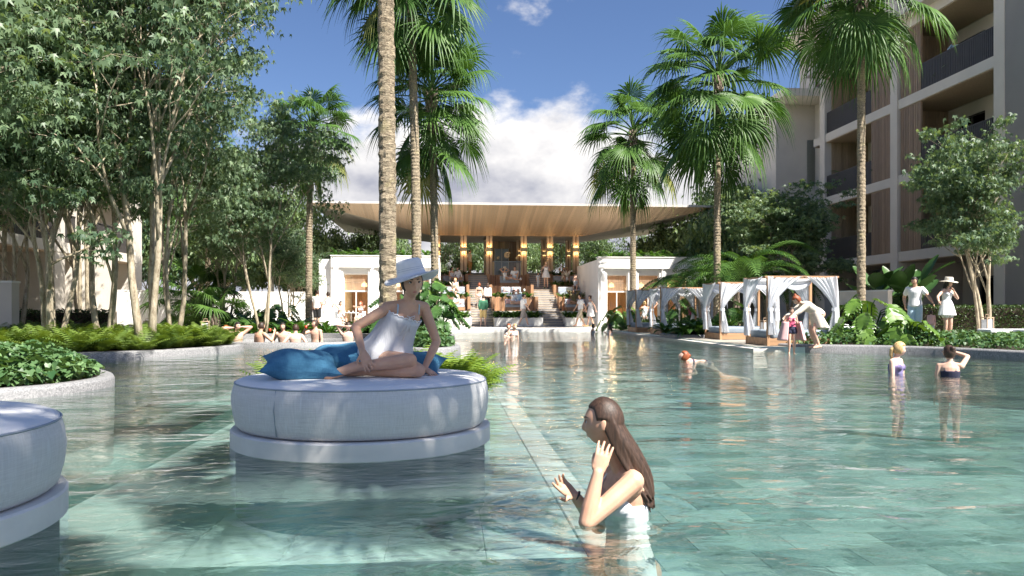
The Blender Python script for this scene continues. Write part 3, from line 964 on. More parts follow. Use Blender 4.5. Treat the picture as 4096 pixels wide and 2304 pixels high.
for k, z in enumerate(SL[:3]):
    zb, zt = z + .42, SL[k + 1] - .004
    for bi, (ya, yb) in enumerate(((24.6, 26.5), (27.08, 33.22), (33.78, 39.92))):
        if bi == 0: continue
        # side wall of the loggia, timber clad, and rear wall with windows
        wb(boards(FXX + .3, FXX + 2.4, yb - .05, yb + .0, zb + .005, zt - .04, .13, seed=k), 'timber_wall', 'clad_pale', apt)
        wall_y = [(ya, ya + .5), (ya + 2.9, ya + 3.7), (yb - .6, yb - .055)]
        for a, b in wall_y:
            wbox('loggia_wall', 'render_grey', (FXX + 2.3, FXX + 2.5, a, b, zb, zt - .04), apt)
        for a, b in ((ya + .5, ya + 2.9), (ya + 3.7, yb - .6)):
            wbox('loggia_wall', 'render_grey', (FXX + 2.3, FXX + 2.5, a, b, zb + 2.35, zt - .04), apt)
            window(apt, FXX + 2.4, a, b, zb + .01, zb + 2.35, seed=k + bi)
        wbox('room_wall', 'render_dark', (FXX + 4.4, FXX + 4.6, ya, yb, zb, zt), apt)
        # sliding slat screen beside the middle column
        mb = MB()
        a, b = (yb - 1.55, yb - .03) if bi == 1 else (ya + .03, ya + 1.75)
        y = a
        while y < b - .05:
            mb.box(FXX + .04, FXX + .14, y, y + .075, zb + .02, zt - .05); y += .125
        mb.box(FXX + .15, FXX + .17, a, b, zb + .02, zb + .08).box(FXX + .15, FXX + .17, a, b, zt - .11, zt - .05)
        wb(mb, 'slat_screen', 'clad_facade', apt)
        # balcony railing
        mb = MB()
        a, b = (ya + .02, yb - 1.58) if bi == 1 else (ya + 1.78, yb - .02)
        y = a
        while y < b:
            mb.box(FXX + .06, FXX + .10, y, y + .07, zb + .02, zb + 1.08); y += .105
        mb.box(FXX + .05, FXX + .12, a, b, zb + 1.08, zb + 1.12)
        wb(mb, 'railing', 'bar_dark', apt)
# ground floor rooms
for ya, yb in ((27.08, 33.22), (33.78, 39.92)):
    wbox('ground_wall', 'render_grey', (FXX + 3.0, FXX + 3.2, ya, ya + 1.2, .1, 3.16), apt)
    wbox('ground_wall', 'render_grey', (FXX + 3.0, FXX + 3.2, yb - 1.1, yb, .1, 3.16), apt)
    wbox('ground_wall', 'render_grey', (FXX + 3.0, FXX + 3.2, ya + 1.2, yb - 1.1, 2.5, 3.16), apt)
    window(apt, FXX + 3.1, ya + 1.2, yb - 1.1, .14, 2.5, True, 3)
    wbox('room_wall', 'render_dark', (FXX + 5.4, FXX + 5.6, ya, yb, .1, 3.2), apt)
wbox('fin_wall', 'render_grey', (FXX + .5, FXX + 3.2, 33.35, 33.65, .1, 3.19), apt)
# projecting end bay beyond the last column
wbox('end_bay', 'render_grey', (18.35, 20.6, 42.4, 50, .1, 12.55), apt)
wbox('end_bay', 'render_grey', (20.601, 32, 41.301, 50, .1, 12.55), apt)
for z in (1.2, 4.6, 8.0):
    wbox('strip_window', 'frame_dark', (20.62, 20.9, 41.28, 41.2999, z, z + 2.6), apt)
    wbox('strip_pane', 'glass', (20.15, 20.6, 42.37, 42.399, z, z + 2.6), apt)
wbox('eave', 'render_grey', (18.0, 32, 40.5, 51, 12.551, 12.95), apt)
wbox('roof_slab', 'render_grey', (FXX - .55, 32, 24.3, 41.3, 13.721, 13.98), apt)
wbox('set_back_storey', 'render_grey', (FXX + 1.4, 32, 24.6, 46, 13.981, 17.2), apt)
wbox('roof_slab', 'render_grey', (FXX + .2, 32, 24.3, 47, 17.201, 17.5), apt)

# ---- left apartment building behind the trees
apl = thing('apartment_block', 'cream apartment block half hidden behind the pale multi-stem trees', 'apartment block', (-17, 30, .1))
LX = -15.0
for z in (3.3, 6.65, 10.0):
    wbox('floor_slab', 'cream_wall', (LX - 10, LX, 20, 40, z, z + .4), apl)
    wbox('soffit', 'clad_pale', (LX - 2.2, LX - .05, 20.02, 39.98, z - .035, z - .003), apl)
    mb = MB(); y = 22.0
    while y < 39:
        mb.box(LX - .12, LX - .08, y, y + .06, z + .4, z + 1.5); y += .12
    mb.box(LX - .14, LX - .06, 22, 39, z + 1.5, z + 1.54)
    wb(mb, 'railing', 'bar_dark', apl)
wbox('rear_wall', 'cream_wall', (LX - 2.6, LX - 2.3, 20, 40, .1, 14), apl)
for y in (20, 26.2, 31.4, 33.2, 39.2):
    wbox('party_wall', 'cream_wall', (LX - 2.3, LX - .02, y, y + .8, .1, 14), apl)
for z in (.15, 3.72, 7.07, 10.42):
    for y in (22, 28, 35.4):
        window(apl, LX - 2.25, y, y + 2.6, z, z + 2.4, True, y)
wbox('stair_wall', 'cream_wall', (LX - .019, LX + 1.2, 33.3, 33.9, .1, 4.2), apl)
# garden walls
def gwall(label, a, b, h, th=.25, m='white_wall'):
    a, b = V(a), V(b)
    d = (b - a); L = math.hypot(d.x, d.y)
    t_ = thing('garden_wall', label, 'wall', (*((a + b) / 2).xy, .1), math.atan2(d.y, d.x))
    MB().box(-L / 2, L / 2, -th / 2, th / 2, 0, h).build('wall', m, t_)
    MB().box(-L / 2 - .02, L / 2 + .02, -th / 2 - .02, th / 2 + .02, h, h + .05).build('coping', 'white_stone', t_)
p = at(-300, 19.5); q = at(62, 19.5)
gwall('cream garden wall end standing in front of the clipped hedge', (p.x, p.y, 0), (q.x, q.y, 0), 1.6, .3, 'cream_wall')
p = at(470, 37); q = at(790, 38)
gwall('white garden wall behind the small fan palm', (p.x, p.y, 0), (q.x, q.y, 0), 1.85)
p = at(740, 42); q = at(1240, 43)
gwall('white garden wall behind the loungers and leafy bed', (p.x, p.y, 0), (q.x, q.y, 0), 1.9)
p = at(3340, 27.5); q = at(3560, 25.8)
gwall('grey terrace wall behind the big split-leaf clump', (p.x, p.y, 0), (q.x, q.y, 0), 1.55, .25, 'render_grey')
# ================================================================ vegetation
# ---- fan palms: each frond its own piece
def frond_mesh(elev, seed, Lp=1.25, Lb=1.12, mat='leaf_palm', nseg=34):
    r = random.Random(seed)
    pts, fcs, var = [], [], []
    e0 = R(elev)
    # petiole curve: starts at elev, sags towards the tip
    path = []
    p = V((0, 0, 0)); a = e0
    for i in range(8):
        path.append(p.copy())
        p = p + V((math.cos(a), 0, math.sin(a))) * (Lp / 7)
        a -= R(r.uniform(3.5, 6.0)) * (1.0 if elev > -30 else .4)
    mb = MB().tube(path, [.032 - .0025 * i for i in range(8)], 5)
    nv0 = len(mb.v)
    verts = list(mb.v); faces = []
    for f in mb.f:
        if len(f) == 4: faces.append(f)
    var = [.55] * len(verts)
    hub = path[-1]; ax = V((math.cos(a), 0, math.sin(a))); sd = V((0, 1, 0)); nrm = ax.cross(sd) * -1
    if nrm.z < 0: nrm = -nrm
    tilt = R(r.uniform(-25, 25))
    sd, nrm = sd * math.cos(tilt) + nrm * math.sin(tilt), nrm * math.cos(tilt) - sd * math.sin(tilt)
    half = R(138)
    st = (0.0, .22, .42, .62, .82, 1.0)
    for i in range(nseg):
        th = -half + 2 * half * (i + .5) / nseg
        L = Lb * (.72 + .28 * math.cos(th / 1.5)) * r.uniform(.93, 1.06)
        dth = half / nseg
        g = r.uniform(.35, 1.5) * .44
        tone = r.random() * .5 + .25
        tw = r.uniform(-.06, .06)
        row = []
        for k, s_ in enumerate(st):
            rr = L * s_ + .02
            w_ = (1.0 if s_ < .45 else max(.03, .78 * (1 - (s_ - .45) / .55) ** 1.0)) * .93
            dd = ax * math.cos(th + tw * s_) + sd * math.sin(th + tw * s_)
            q = hub + dd * rr + nrm * (.16 * math.cos(th) * s_ * (1 - s_) * L)
            bend = g * max(0, s_ - .38) ** 1.7 * L * 2.1
            q = q - V((0, 0, 1)) * bend
            # keep blade length when it folds over
            q = q - dd * bend * .35
            wd = min(rr, L * .5) * math.tan(dth) * w_
            tdir = (sd * math.cos(th) - ax * math.sin(th))
            fold = nrm * (wd * .85)
            row.append((q - tdir * wd - fold * .5, q + fold * .5, q + tdir * wd - fold * .5))
        b = len(verts)
        for tri in row:
            verts += [tuple(x) for x in tri]
            var += [tone - .1, tone + .1, tone]
        for k in range(len(st) - 1):
            o_ = b + k * 3
            faces.append((o_, o_ + 1, o_ + 4, o_ + 3)); faces.append((o_ + 1, o_ + 2, o_ + 5, o_ + 4))
    return mesh_np('frond', verts, faces, mat, False, var)
FR = {}
for e in (78, 58, 38, 18, -2, -22, -45, -66):
    FR[e] = [frond_mesh(e, e * 7 + k) for k in range(3)]
FRDRY = {e: [frond_mesh(e, e * 3 + 1, mat='leaf_palm_dry')] for e in (18, -2, -22, -45, -66)}
def palm(label, loc, H, r0, r1, seed, fs=1.0, bend=(0, 0), group='tall fan palms', nf=44, boots=1.1, dry=.035):
    r = random.Random(seed)
    t_ = thing('fan_palm', label, 'palm tree', loc, 0, group)
    path, rad = [], []
    n = int(H / .055)
    for i in range(n + 1):
        f = i / n
        z = H * f
        k = 1 + .035 * (1 if i % 2 else -1) + r.uniform(-.03, .03)
        base = r0 + (r1 - r0) * min(1, f * 1.25) + .16 * r0 * max(0, 1 - z / .5)
        path.append((bend[0] * f * f, bend[1] * f * f, z)); rad.append(base * k)
    mb = MB().tube(path, rad, 18)
    # roughen the rings
    mb.v = [(x + r.uniform(-1, 1) * .008, y + r.uniform(-1, 1) * .008, z + r.uniform(-1, 1) * .014) for x, y, z in mb.v]
    mb.build('trunk', 'palm_bark', t_, False)
    top = V((bend[0], bend[1], H))
    bb = MB()
    for i in range(int(46 * boots)):
        a = i * 2.4; z = H - boots * (i / (46 * boots))
        rr = r1 * .95
        d = V((math.cos(a), math.sin(a), 0))
        p0 = V((bend[0], bend[1], z)) + d * rr
        bb.tube([p0 - V((0, 0, .06)), p0 + d * .05 + V((0, 0, .04)), p0 + d * r.uniform(.07, .12) + V((0, 0, r.uniform(.1, .17)))], [.05, .04, .018], 5)
    bb.build('leaf_bases', 'boot_bark', t_)
    elevs = [78] * 3 + [58] * 6 + [38] * 8 + [18] * 8 + [-2] * 7 + [-22] * 6 + [-45] * 4 + [-66] * 2
    k = nf / len(elevs)
    for i, e in enumerate(elevs):
        if r.random() > k: continue
        src = FRDRY.get(e) if (e <= 18 and r.random() < dry + (.10 if e < -30 else 0)) else FR[e]
        me = r.choice(src)
        z = -.9 * max(0, (40 - e) / 110) * boots
        o = link('frond', me, t_, top + V((0, 0, z)))
        s_ = fs * r.uniform(.88, 1.12)
        o.scale = (s_, s_, s_)
        o.rotation_euler = (r.uniform(-.08, .08), r.uniform(-.1, .1), i * 2.39996 + r.uniform(-.35, .35))
    return t_
def gl(X, d, z=.12):
    return at(X, d, z)
palm('thick tall palm trunk rising right behind the seated woman', gl(1552, 9.7), 9.0, .108, .095, 1, 1.1, (-.10, 0), nf=40)
palm('tall palm with slim trunk in the split-leaf island, higher of two', gl(1668, 24.6), 11.6, .16, .125, 2, 1.28, (-.25, .0), nf=44)
palm('palm with full shaggy crown in the split-leaf island, lower of two', gl(1740, 27.3), 8.55, .14, .12, 3, 1.12, (-.12, 0), nf=54, boots=1.9)
palm('palm with small crown standing before the white wing and cabanas', gl(2532, 39.5), 10.0, .155, .13, 4, 1.45, (.0, 0), nf=40, boots=1.7)
palm('tallest full-crowned palm rising behind the second cabana', gl(2868, 30.0), 9.9, .14, .12, 5, 1.48, (.05, 0), nf=42, boots=1.9)
palm('tall slim palm rising from the big split-leaf clump by the apartment block', gl(3445, 23.4), 10.55, .125, .11, 6, 1.2, (0, 0), nf=40, boots=.8)
palm('palm rising behind the pale multi-stem trees next to the roof edge', gl(1235, 33), 8.7, .15, .12, 7, .98, (.1, 0), nf=48)
palm('slim palm between the pale tree stems and garden wall', gl(830, 36), 7.0, .13, .11, 8, 1.1, (.1, 0), nf=36)
palm('palm whose crown shades the daybed with blue cushions', (3.75, 1.85, .12), 8.7, .11, .09, 9, .88, (.05, 0), nf=32)
palm('palm whose crown shades the empty round daybed', (1.75, -1.0, .12), 8.6, .11, .09, 13, .85, (.0, 0), nf=26)
palm('young low fan palm in front of the white garden wall', gl(782, 30), 1.3, .12, .1, 10, .95, (0, 0), 'low young fan palms', nf=34, boots=.7)
palm('young low fan palm behind the hot tub hedge', gl(860, 27), .7, .1, .09, 11, .7, (0, 0), 'low young fan palms', nf=24, boots=.5)

# ---- broadleaf trees: tapered stems, many real leaves
def maple_leaf():
    # five-pointed drooping leaf, folded along the midrib
    out = []
    tips = [(-100, .55), (-55, .85), (0, 1.0), (55, .85), (100, .55)]
    pts = [(0, 0, 0)]
    ring = []
    for i, (a, l) in enumerate(tips):
        ring.append((a, l))
        if i < 4: ring.append(((a + tips[i + 1][0]) / 2, .34))
    for a, l in ring:
        x, y = math.cos(R(a)) * l, math.sin(R(a)) * l
        pts.append((x, y, -.30 * l * l - .12 * abs(y)))
    fs = [(0, i, i + 1) for i in range(1, len(ring))]
    return np.array(pts), np.array(fs)
LEAF5 = maple_leaf()
LEAF1 = (np.array([(0, 0, 0), (.5, .22, .02), (1, 0, -.18), (.5, -.22, .02)]), np.array([(0, 1, 2), (0, 2, 3)]))
def tree_meshes(seed, H=9.5, spread=3.0, stems=3, leaf=LEAF5, lsize=.15, nleaf=9, mat='leaf_maple', bark='bark', clear=.32, r0=.13, layered=True, depth=4):
    r = random.Random(seed); rn = np.random.default_rng(seed)
    mb = MB()
    tips = []
    def grow(p, d, L, rad, lvl):
        path = [p.copy()]; rads = [rad]
        n = 6 if lvl == 0 else 5 if lvl == 1 else 4
        q = p.copy(); dd = d.copy()
        for i in range(n):
            up = .05 if lvl < 2 else .0
            dd = (dd + V((r.uniform(-1, 1), r.uniform(-1, 1), r.uniform(-.5, .6))) * (.13 + .03 * lvl) + V((0, 0, up))).normalized()
            q = q + dd * (L / n)
            path.append(q.copy()); rads.append(rad * (1 - .45 * (i + 1) / n))
        mb.tube(path, rads, 9 if lvl == 0 else 6 if lvl < 3 else 4)
        if lvl >= depth:
            tips.append((path[-1], dd)); tips.append((path[-2], dd)); tips.append((path[-3], dd))
            return
        if lvl >= depth - 1:
            tips.append((path[-1], dd))
        nb = {0: 4, 1: 4, 2: 4, 3: 3}.get(lvl, 3)
        for k in range(nb):
            i = n if k < 2 else r.randint(max(2, n - 3), n - 1)
            ang = r.uniform(0, 2 * math.pi)
            side = V((math.cos(ang), math.sin(ang), 0))
            open_ = r.uniform(.45, 1.0) + .15 * lvl
            if lvl >= 1 and layered:
                nd = (dd * .7 + side * open_ + V((0, 0, -.05 if lvl >= 2 else .12))).normalized()
            else:
                nd = (dd + side * open_ * .8).normalized()
            grow(path[i], nd, L * r.uniform(.56, .78), rads[i] * r.uniform(.55, .75), lvl + 1)
    for s_ in range(stems):
        a = s_ * 2 * math.pi / stems + r.uniform(-.5, .5)
        lean = r.uniform(.10, .30) if stems > 1 else .05
        d = V((math.cos(a) * lean, math.sin(a) * lean, 1)).normalized()
        base = V((math.cos(a) * .16, math.sin(a) * .16, 0)) if stems > 1 else V((0, 0, 0))
        grow(base, d, H * clear * r.uniform(.85, 1.2), r0 * r.uniform(.75, 1.1), 0)
    vs = np.array(mb.v)
    k = H / max(1, vs[:, 2].max())
    tp = np.array([t[0] for t in tips]); td = np.array([t[1] for t in tips])
    sc = np.array([1, 1, 1.0])
    Rr = np.percentile(np.hypot(tp[:, 0], tp[:, 1]), 92)
    sc = np.array([spread / Rr, spread / Rr, k])
    # keep the stems their true thickness: only positions are scaled, mildly
    mb.v = [tuple(v) for v in vs * sc]
    tp = tp * sc
    trunk = mb.mesh('trunk', bark, True)
    N_ = len(tp) * nleaf
    idx = np.repeat(np.arange(len(tp)), nleaf)
    off = rn.normal(0, 1, (N_, 3)) * np.array([.23, .23, .075 if layered else .26]) * (spread / 3.0)
    pos = tp[idx] + off
    yaw = rn.uniform(0, 2 * np.pi, N_)
    pit = rn.normal(.85, .42, N_); rol = rn.normal(0, .5, N_)
    size = lsize * rn.uniform(.65, 1.25, N_)
    vs, fs = scatter(leaf[0], leaf[1], rotmats(yaw, pit, rol, size), pos)
    var = np.repeat(np.clip(rn.normal(.42, .24, N_), 0, 1), len(leaf[0]))
    crown = mesh_np('crown', vs, fs, mat, False, var)
    return trunk, crown
def plant_tree(label, meshes, loc, rz, s=(1, 1, 1), cat='tree', group=None, name='tree'):
    t_ = thing(name, label, cat, loc, rz, group)
    t_.scale = s
    link('trunk', meshes[0], t_)
    link('crown', meshes[1], t_)
    return t_
MT = [tree_meshes(11, 10.0, 3.2, 3, nleaf=5, lsize=.16), tree_meshes(23, 10.0, 3.2, 3, nleaf=6, lsize=.155, r0=.11), tree_meshes(37, 9.0, 3.0, 4, nleaf=5, lsize=.155, r0=.10)]
NAMEM = 'maple_tree'
mt = [
    ('pale-barked leafy tree in front of the cream garden wall end', 1, gl(-170, 14.5), .4, 1.12, .85),
    ('pale-barked multi-stem tree in front of the clipped hedge', 2, gl(215, 17.2), 2.0, .92, .8),
    ('leafy pale-barked tree with crossing stems in the middle of the fern bed', 1, gl(425, 18.0), 1.1, 1.02, .75),
    ('tallest pale-barked tree in the fern bed, thick leaning stem', 0, gl(590, 17.4), 3.5, 1.12, .78),
    ('pale-barked tree at the back edge of the fern bed', 1, gl(690, 21.5), 4.3, 1.06, .7),
    ('slender pale-barked tree with twin stems behind the hot tub', 1, gl(1052, 26.5), 5.4, .93, .68),
    ('leafy tree behind the fern bed near the white garden wall', 2, gl(900, 30), 1.9, .85, .7),
    ('leafy tree behind the hedge by the cream block', 0, gl(330, 26), 2.7, 1.05, .8),
    ('leafy tree before the cream block balcony', 1, gl(60, 21), .9, 1.0, .8),
    ('low spreading leafy tree between the walls and cafe wing', 2, gl(1150, 37), 3.2, .6, .8),
]
for lab, k, loc, rz, s_, xy in mt:
    plant_tree(lab, MT[k], loc, rz, (s_ * xy, s_ * xy, s_), 'tree', 'pale-barked leafy trees', NAMEM)
RT = tree_meshes(53, 6.6, 2.2, 3, nleaf=6, lsize=.15, clear=.36, r0=.085)
plant_tree('light green multi-stem tree behind the woman in the sun hat', RT, gl(3935, 23.5, .16), 1.0, (.82, .82, .97), 'tree', 'pale-barked leafy trees', NAMEM)
plant_tree('dark leafy tree against the end bay of the grey block', RT, gl(3150, 34, .1), 2.6, (1.05, 1.05, .95), 'tree', 'pale-barked leafy trees', NAMEM)

# ---- background wood behind the pavilion, each tree on its own
BG = [tree_meshes(71, 9.5, 3.4, 1, LEAF1, .30, 11, 'leaf_far', 'birch', .34, .16, False), tree_meshes(72, 8.0, 3.0, 2, LEAF1, .30, 11, 'leaf_far_blue', 'birch', .30, .12, False),
      tree_meshes(73, 6.0, 3.0, 3, LEAF1, .26, 13, 'leaf_far', 'bark', .2, .10, False)]
r = random.Random(99)
bgt = []
for X in range(1240, 2760, 95):
    bgt.append((X + r.uniform(-25, 25), r.uniform(67, 74), r.choice((0, 1, 2)), r.uniform(.75, .92), 'behind the pavilion columns'))
for X, d, k, s_ in ((1330, 55, 2, .85), (1420, 57, 0, .72), (1250, 52, 1, .8), (2640, 58, 1, .72), (2720, 55, 0, .82), (2820, 52, 2, 1.2), (2900, 50, 0, .85), (2990, 48, 1, .95), (3060, 46, 2, 1.35), (3110, 52, 0, 1.25)):
    bgt.append((X, d, k, s_, 'behind the white wings'))
for X, d, k, s_ in ((500, 45, 0, .9), (620, 47, 1, .95), (730, 49, 0, 1.0), (850, 48, 2, 1.2), (960, 50, 1, 1.0), (1080, 49, 0, .9), (1170, 51, 2, 1.1), (380, 46, 1, 1.0), (240, 48, 0, 1.1)):
    bgt.append((X, d, k, s_, 'behind the garden walls'))
for X, d, k, s_, where in bgt:
    kind = ('round-crowned green tree with white trunk ', 'blue-green bushy tree ', 'low dense tree ')[k]
    plant_tree(kind + where, BG[k], at(X, d, .1), r.uniform(0, 6.28), (s_, s_, s_ * r.uniform(.9, 1.08)), 'tree', kind + where, 'background_tree')

# ---- feather palms (areca) by the cabanas
def feather(seed, L=2.4, n=26):
    r = random.Random(seed)
    verts, faces, var = [], [], []
    p = V((0, 0, 0)); a = R(r.uniform(62, 74)); path = []
    for i in range(n + 1):
        path.append(p.copy()); p = p + V((math.cos(a), 0, math.sin(a))) * (L / n); a -= R(4.6)
    for i in range(4, n + 1):
        f = i / n
        l = .55 * math.sin(math.pi * min(1, .15 + f * .85)) + .12
        for s_ in (-1, 1):
            b = len(verts)
            t_ = (path[i] - path[i - 1]).normalized()
            d = (t_ * .8 + V((0, s_, 0)) * .85 + V((0, 0, .25))).normalized()
            q = path[i]; m_ = q + d * l * .55; e = q + d * l - V((0, 0, l * .35))
            w_ = t_ * .022
            verts += [tuple(q - w_), tuple(q + w_), tuple(m_ + w_), tuple(m_ - w_), tuple(e), tuple(e + w_ * .1)]
            tn = r.random() * .6 + .2; var += [tn] * 6
            faces += [(b, b + 1, b + 2, b + 3), (b + 3, b + 2, b + 5, b + 4)]
    for i in range(0, n, 2):
        b = len(verts); q0, q1 = path[i], path[min(n, i + 2)]
        verts += [tuple(q0 + V((0, .015, 0))), tuple(q0 - V((0, .015, 0))), tuple(q1 - V((0, .012, 0))), tuple(q1 + V((0, .012, 0)))]; var += [.6] * 4
        faces.append((b, b + 1, b + 2, b + 3))
    return mesh_np('frond', verts, faces, 'leaf_palm', False, var)
FEA = [feather(k) for k in range(4)]
def areca(label, loc, s, n, seed, trunk=.8):
    r = random.Random(seed)
    t_ = thing('feather_palm', label, 'palm', loc, 0, 'feathery palms by the cabanas', s)
    mb = MB()
    for k in range(3):
        a = k * 2.1 + seed
        mb.tube([(0.12 * math.cos(a), .12 * math.sin(a), 0), (.2 * math.cos(a), .2 * math.sin(a), trunk * .6), (.3 * math.cos(a), .3 * math.sin(a), trunk)], [.06, .05, .045], 7)
    mb.build('trunk', 'boot_bark', t_)
    for i in range(n):
        o = link('frond', FEA[i % 4], t_, (.22 * math.cos(i * 2.1), .22 * math.sin(i * 2.1), trunk * r.uniform(.75, 1)))
        s_ = r.uniform(.75, 1.1); o.scale = (s_, s_, s_)
        o.rotation_euler = (0, r.uniform(-.2, .35), i * 2.4 + r.uniform(-.3, .3))
areca('feathery palm behind the second cabana', at(2820, 33, .1), 1.25, 20, 1, 1.5)
areca('feathery palm between cabanas and end bay', at(2960, 31, .1), 1.35, 22, 2, 1.5)
areca('feathery palm with drooping fronds by the dark leafy tree', at(3060, 34, .1), 1.2, 20, 3, 1.4)
areca('feathery palm behind the split-leaf clump at the wing corner', at(2760, 40, .1), 1.2, 18, 4, 1.3)

# ---- split-leaf (monstera) plants: each big leaf a piece
def monstera_leaf(seed, mat):
    r = random.Random(seed)
    verts, faces, var = [], [], []
    n = 7
    def outline(f):
        return .46 * math.sin(math.pi * min(1, (f * .93 + .07))) ** .62 * (1.05 - .35 * f)
    for s_ in (-1, 1):
        for i in range(n):
            f0 = i / n; f1 = (i + .80) / n
            y0, y1 = outline(f0 + .02), outline(f1 + .02)
            sweep = .17
            tone = .35 + r.random() * .35
            b = len(verts)
            gap = .58 if r.random() < .8 else .85
            def pt(f, u, w_):
                x = f + sweep * u * u * .9
                y = s_ * u * w_
                z = .16 * u - .34 * u * u * w_ * 1.8 - .35 * (f - .15) ** 2 + .03 * math.sin(9 * u)
                return (x - .12, y, z)
            fm = f1 + (.2 / n)
            mid = (f0 + fm) / 2; ym = (y0 + y1) / 2
            A = [pt(f0, 0, 1), pt(f0 + .004, gap, y0), pt(f0 + .022, .78, (y0 + ym) / 2), pt(f0 + .045, .93, ym), pt(mid - .012, 1.0, ym)]
            B = [pt(fm, 0, 1), pt(fm - .004, gap, y1), pt(f1 + .004, .78, (y1 + ym) / 2), pt(f1 - .012, .93, ym), pt(mid + .012, 1.0, ym)]
            verts += A + B; var += [tone + .15, tone, tone, tone - .05, tone - .05] * 2
            for k in range(4):
                q = (b + k, b + k + 1, b + 6 + k, b + 5 + k)
                faces.append(q if s_ > 0 else q[::-1])
    return mesh_np('leaf', verts, faces, mat, False, var)
MON = [monstera_leaf(k, 'leaf_monstera') for k in range(4)]
MOND = [monstera_leaf(k + 9, 'leaf_monstera_dark') for k in range(3)]
def monstera(label, loc, n, R_, H, ls, seed, meshes=MON, group=None, face=None):
    r = random.Random(seed)
    t_ = thing('split_leaf_plant', label, 'plant', loc, 0, group)
    stems = MB()
    for i in range(n):
        a = i * 2.39996 + r.uniform(-.3, .3)
        if face is not None and r.random() < .5: a = face + r.uniform(-1.2, 1.2)
        f = math.sqrt((i + .5) / n)
        rr = R_ * f * r.uniform(.75, 1.05)
        z = H * (1.02 - .75 * f * f) * r.uniform(.8, 1.1)
        tip = V((rr * math.cos(a), rr * math.sin(a), z))
        stems.tube([(0.08 * math.cos(a), .08 * math.sin(a), 0), tip * .55 + V((0, 0, z * .32)), tip], [.022, .016, .011], 5)
        o = link('leaf', r.choice(meshes), t_, tip)
        s_ = ls * r.uniform(.75, 1.2); o.scale = (s_, s_, s_)
        o.rotation_euler = (r.uniform(-.35, .35), R(12) + .65 * f + r.uniform(-.15, .3), a + r.uniform(-.35, .35))
    stems.build('stems', 'leaf_strap', t_)
monstera('huge split-leaf plant with sunlit leaves round the slim palm by the couple', gl(3470, 20.6, .15), 24, 1.35, 1.3, .72, 1, face=-1.7)
monstera('split-leaf plant leaning over the kerb at the ivy bed', gl(3640, 19.3, .15), 8, .65, .7, .7, 2, face=-1.6)
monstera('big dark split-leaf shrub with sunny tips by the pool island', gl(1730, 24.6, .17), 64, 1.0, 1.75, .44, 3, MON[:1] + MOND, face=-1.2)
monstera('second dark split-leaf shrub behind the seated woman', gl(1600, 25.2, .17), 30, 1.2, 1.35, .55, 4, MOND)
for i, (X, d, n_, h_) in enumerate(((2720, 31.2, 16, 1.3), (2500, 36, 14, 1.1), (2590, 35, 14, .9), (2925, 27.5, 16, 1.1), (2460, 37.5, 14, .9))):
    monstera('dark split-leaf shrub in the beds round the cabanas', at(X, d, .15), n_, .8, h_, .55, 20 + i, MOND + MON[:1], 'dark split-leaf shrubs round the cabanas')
for i, (X, d, n_, h_) in enumerate(((920, 30, 14, 1.0), (1010, 31, 14, .95), (1090, 29.5, 14, 1.05), (850, 33, 14, 1.1), (1120, 33, 12, 1.2))):
    monstera('split-leaf shrub in the leafy bed behind the hot tub', at(X, d, .15), n_, .9, h_, .6, 40 + i, MOND + MON[:1], 'split-leaf shrubs behind the hot tub')
# big paddle-leaf plants in the shade of the apartment block
def paddle(seed):
    verts, faces, var = [], [], []
    st = 9
    for i in range(st + 1):
        f = i / st
        w_ = .26 * math.sin(math.pi * (f * .92 + .06)) ** .7
        x = f; z = -.25 * f * f
        verts += [(x, -w_, z + .05), (x, 0, z), (x, w_, z + .05)]; var += [.4, .6, .45]
        if i:
            b = (i - 1) * 3
            faces += [(b, b + 1, b + 4, b + 3), (b + 1, b + 2, b + 5, b + 4)]
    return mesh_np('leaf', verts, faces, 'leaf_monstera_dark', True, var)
PAD = paddle(0)
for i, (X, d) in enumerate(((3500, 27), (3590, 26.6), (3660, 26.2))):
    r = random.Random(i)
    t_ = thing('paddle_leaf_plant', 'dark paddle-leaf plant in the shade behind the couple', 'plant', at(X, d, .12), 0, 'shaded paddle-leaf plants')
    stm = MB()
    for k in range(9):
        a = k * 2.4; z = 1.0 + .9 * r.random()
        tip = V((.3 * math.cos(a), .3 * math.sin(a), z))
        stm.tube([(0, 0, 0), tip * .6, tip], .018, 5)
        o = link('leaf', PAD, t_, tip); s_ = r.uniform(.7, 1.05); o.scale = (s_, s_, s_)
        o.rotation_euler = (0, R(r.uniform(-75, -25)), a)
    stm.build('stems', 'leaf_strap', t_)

# ---- strap-leaved clumps for planters
def strap_clump(seed, n=20, L=.42, w=.045, mat='leaf_strap', up=50, sh=1.0):
    r = random.Random(seed)
    verts, faces, var = [], [], []
    for i in range(n):
        a = i * 2.39996 + r.uniform(-.3, .3); e = R(r.uniform(up - 22, up + 26)); l = L * r.uniform(.75, 1.2)
        d = V((math.cos(a), math.sin(a), 0)); sdv = V((-math.sin(a), math.cos(a), 0))
        p = d * .02; tone = r.random() * .6 + .15
        b = len(verts)
        for k in range(6):
            f = k / 5
            ww = w * math.sin(math.pi * (f * .88 + .10)) ** .8
            verts += [tuple(p - sdv * ww + V((0, 0, ww * .35))), tuple(p), tuple(p + sdv * ww + V((0, 0, ww * .35)))]
            var += [tone, tone + .12, tone]
            p = p + (d * math.cos(e) + V((0, 0, 1)) * math.sin(e)) * (l / 5); e -= R(17)
        for k in range(5):
            o_ = b + k * 3
            faces += [(o_, o_ + 1, o_ + 4, o_ + 3), (o_ + 1, o_ + 2, o_ + 5, o_ + 4)]
    return mesh_np('strap_leaves', verts, faces, mat, False, var)
STR = [strap_clump(k) for k in range(3)]
STRB = [strap_clump(k + 5, 22, .62, .06) for k in range(3)]
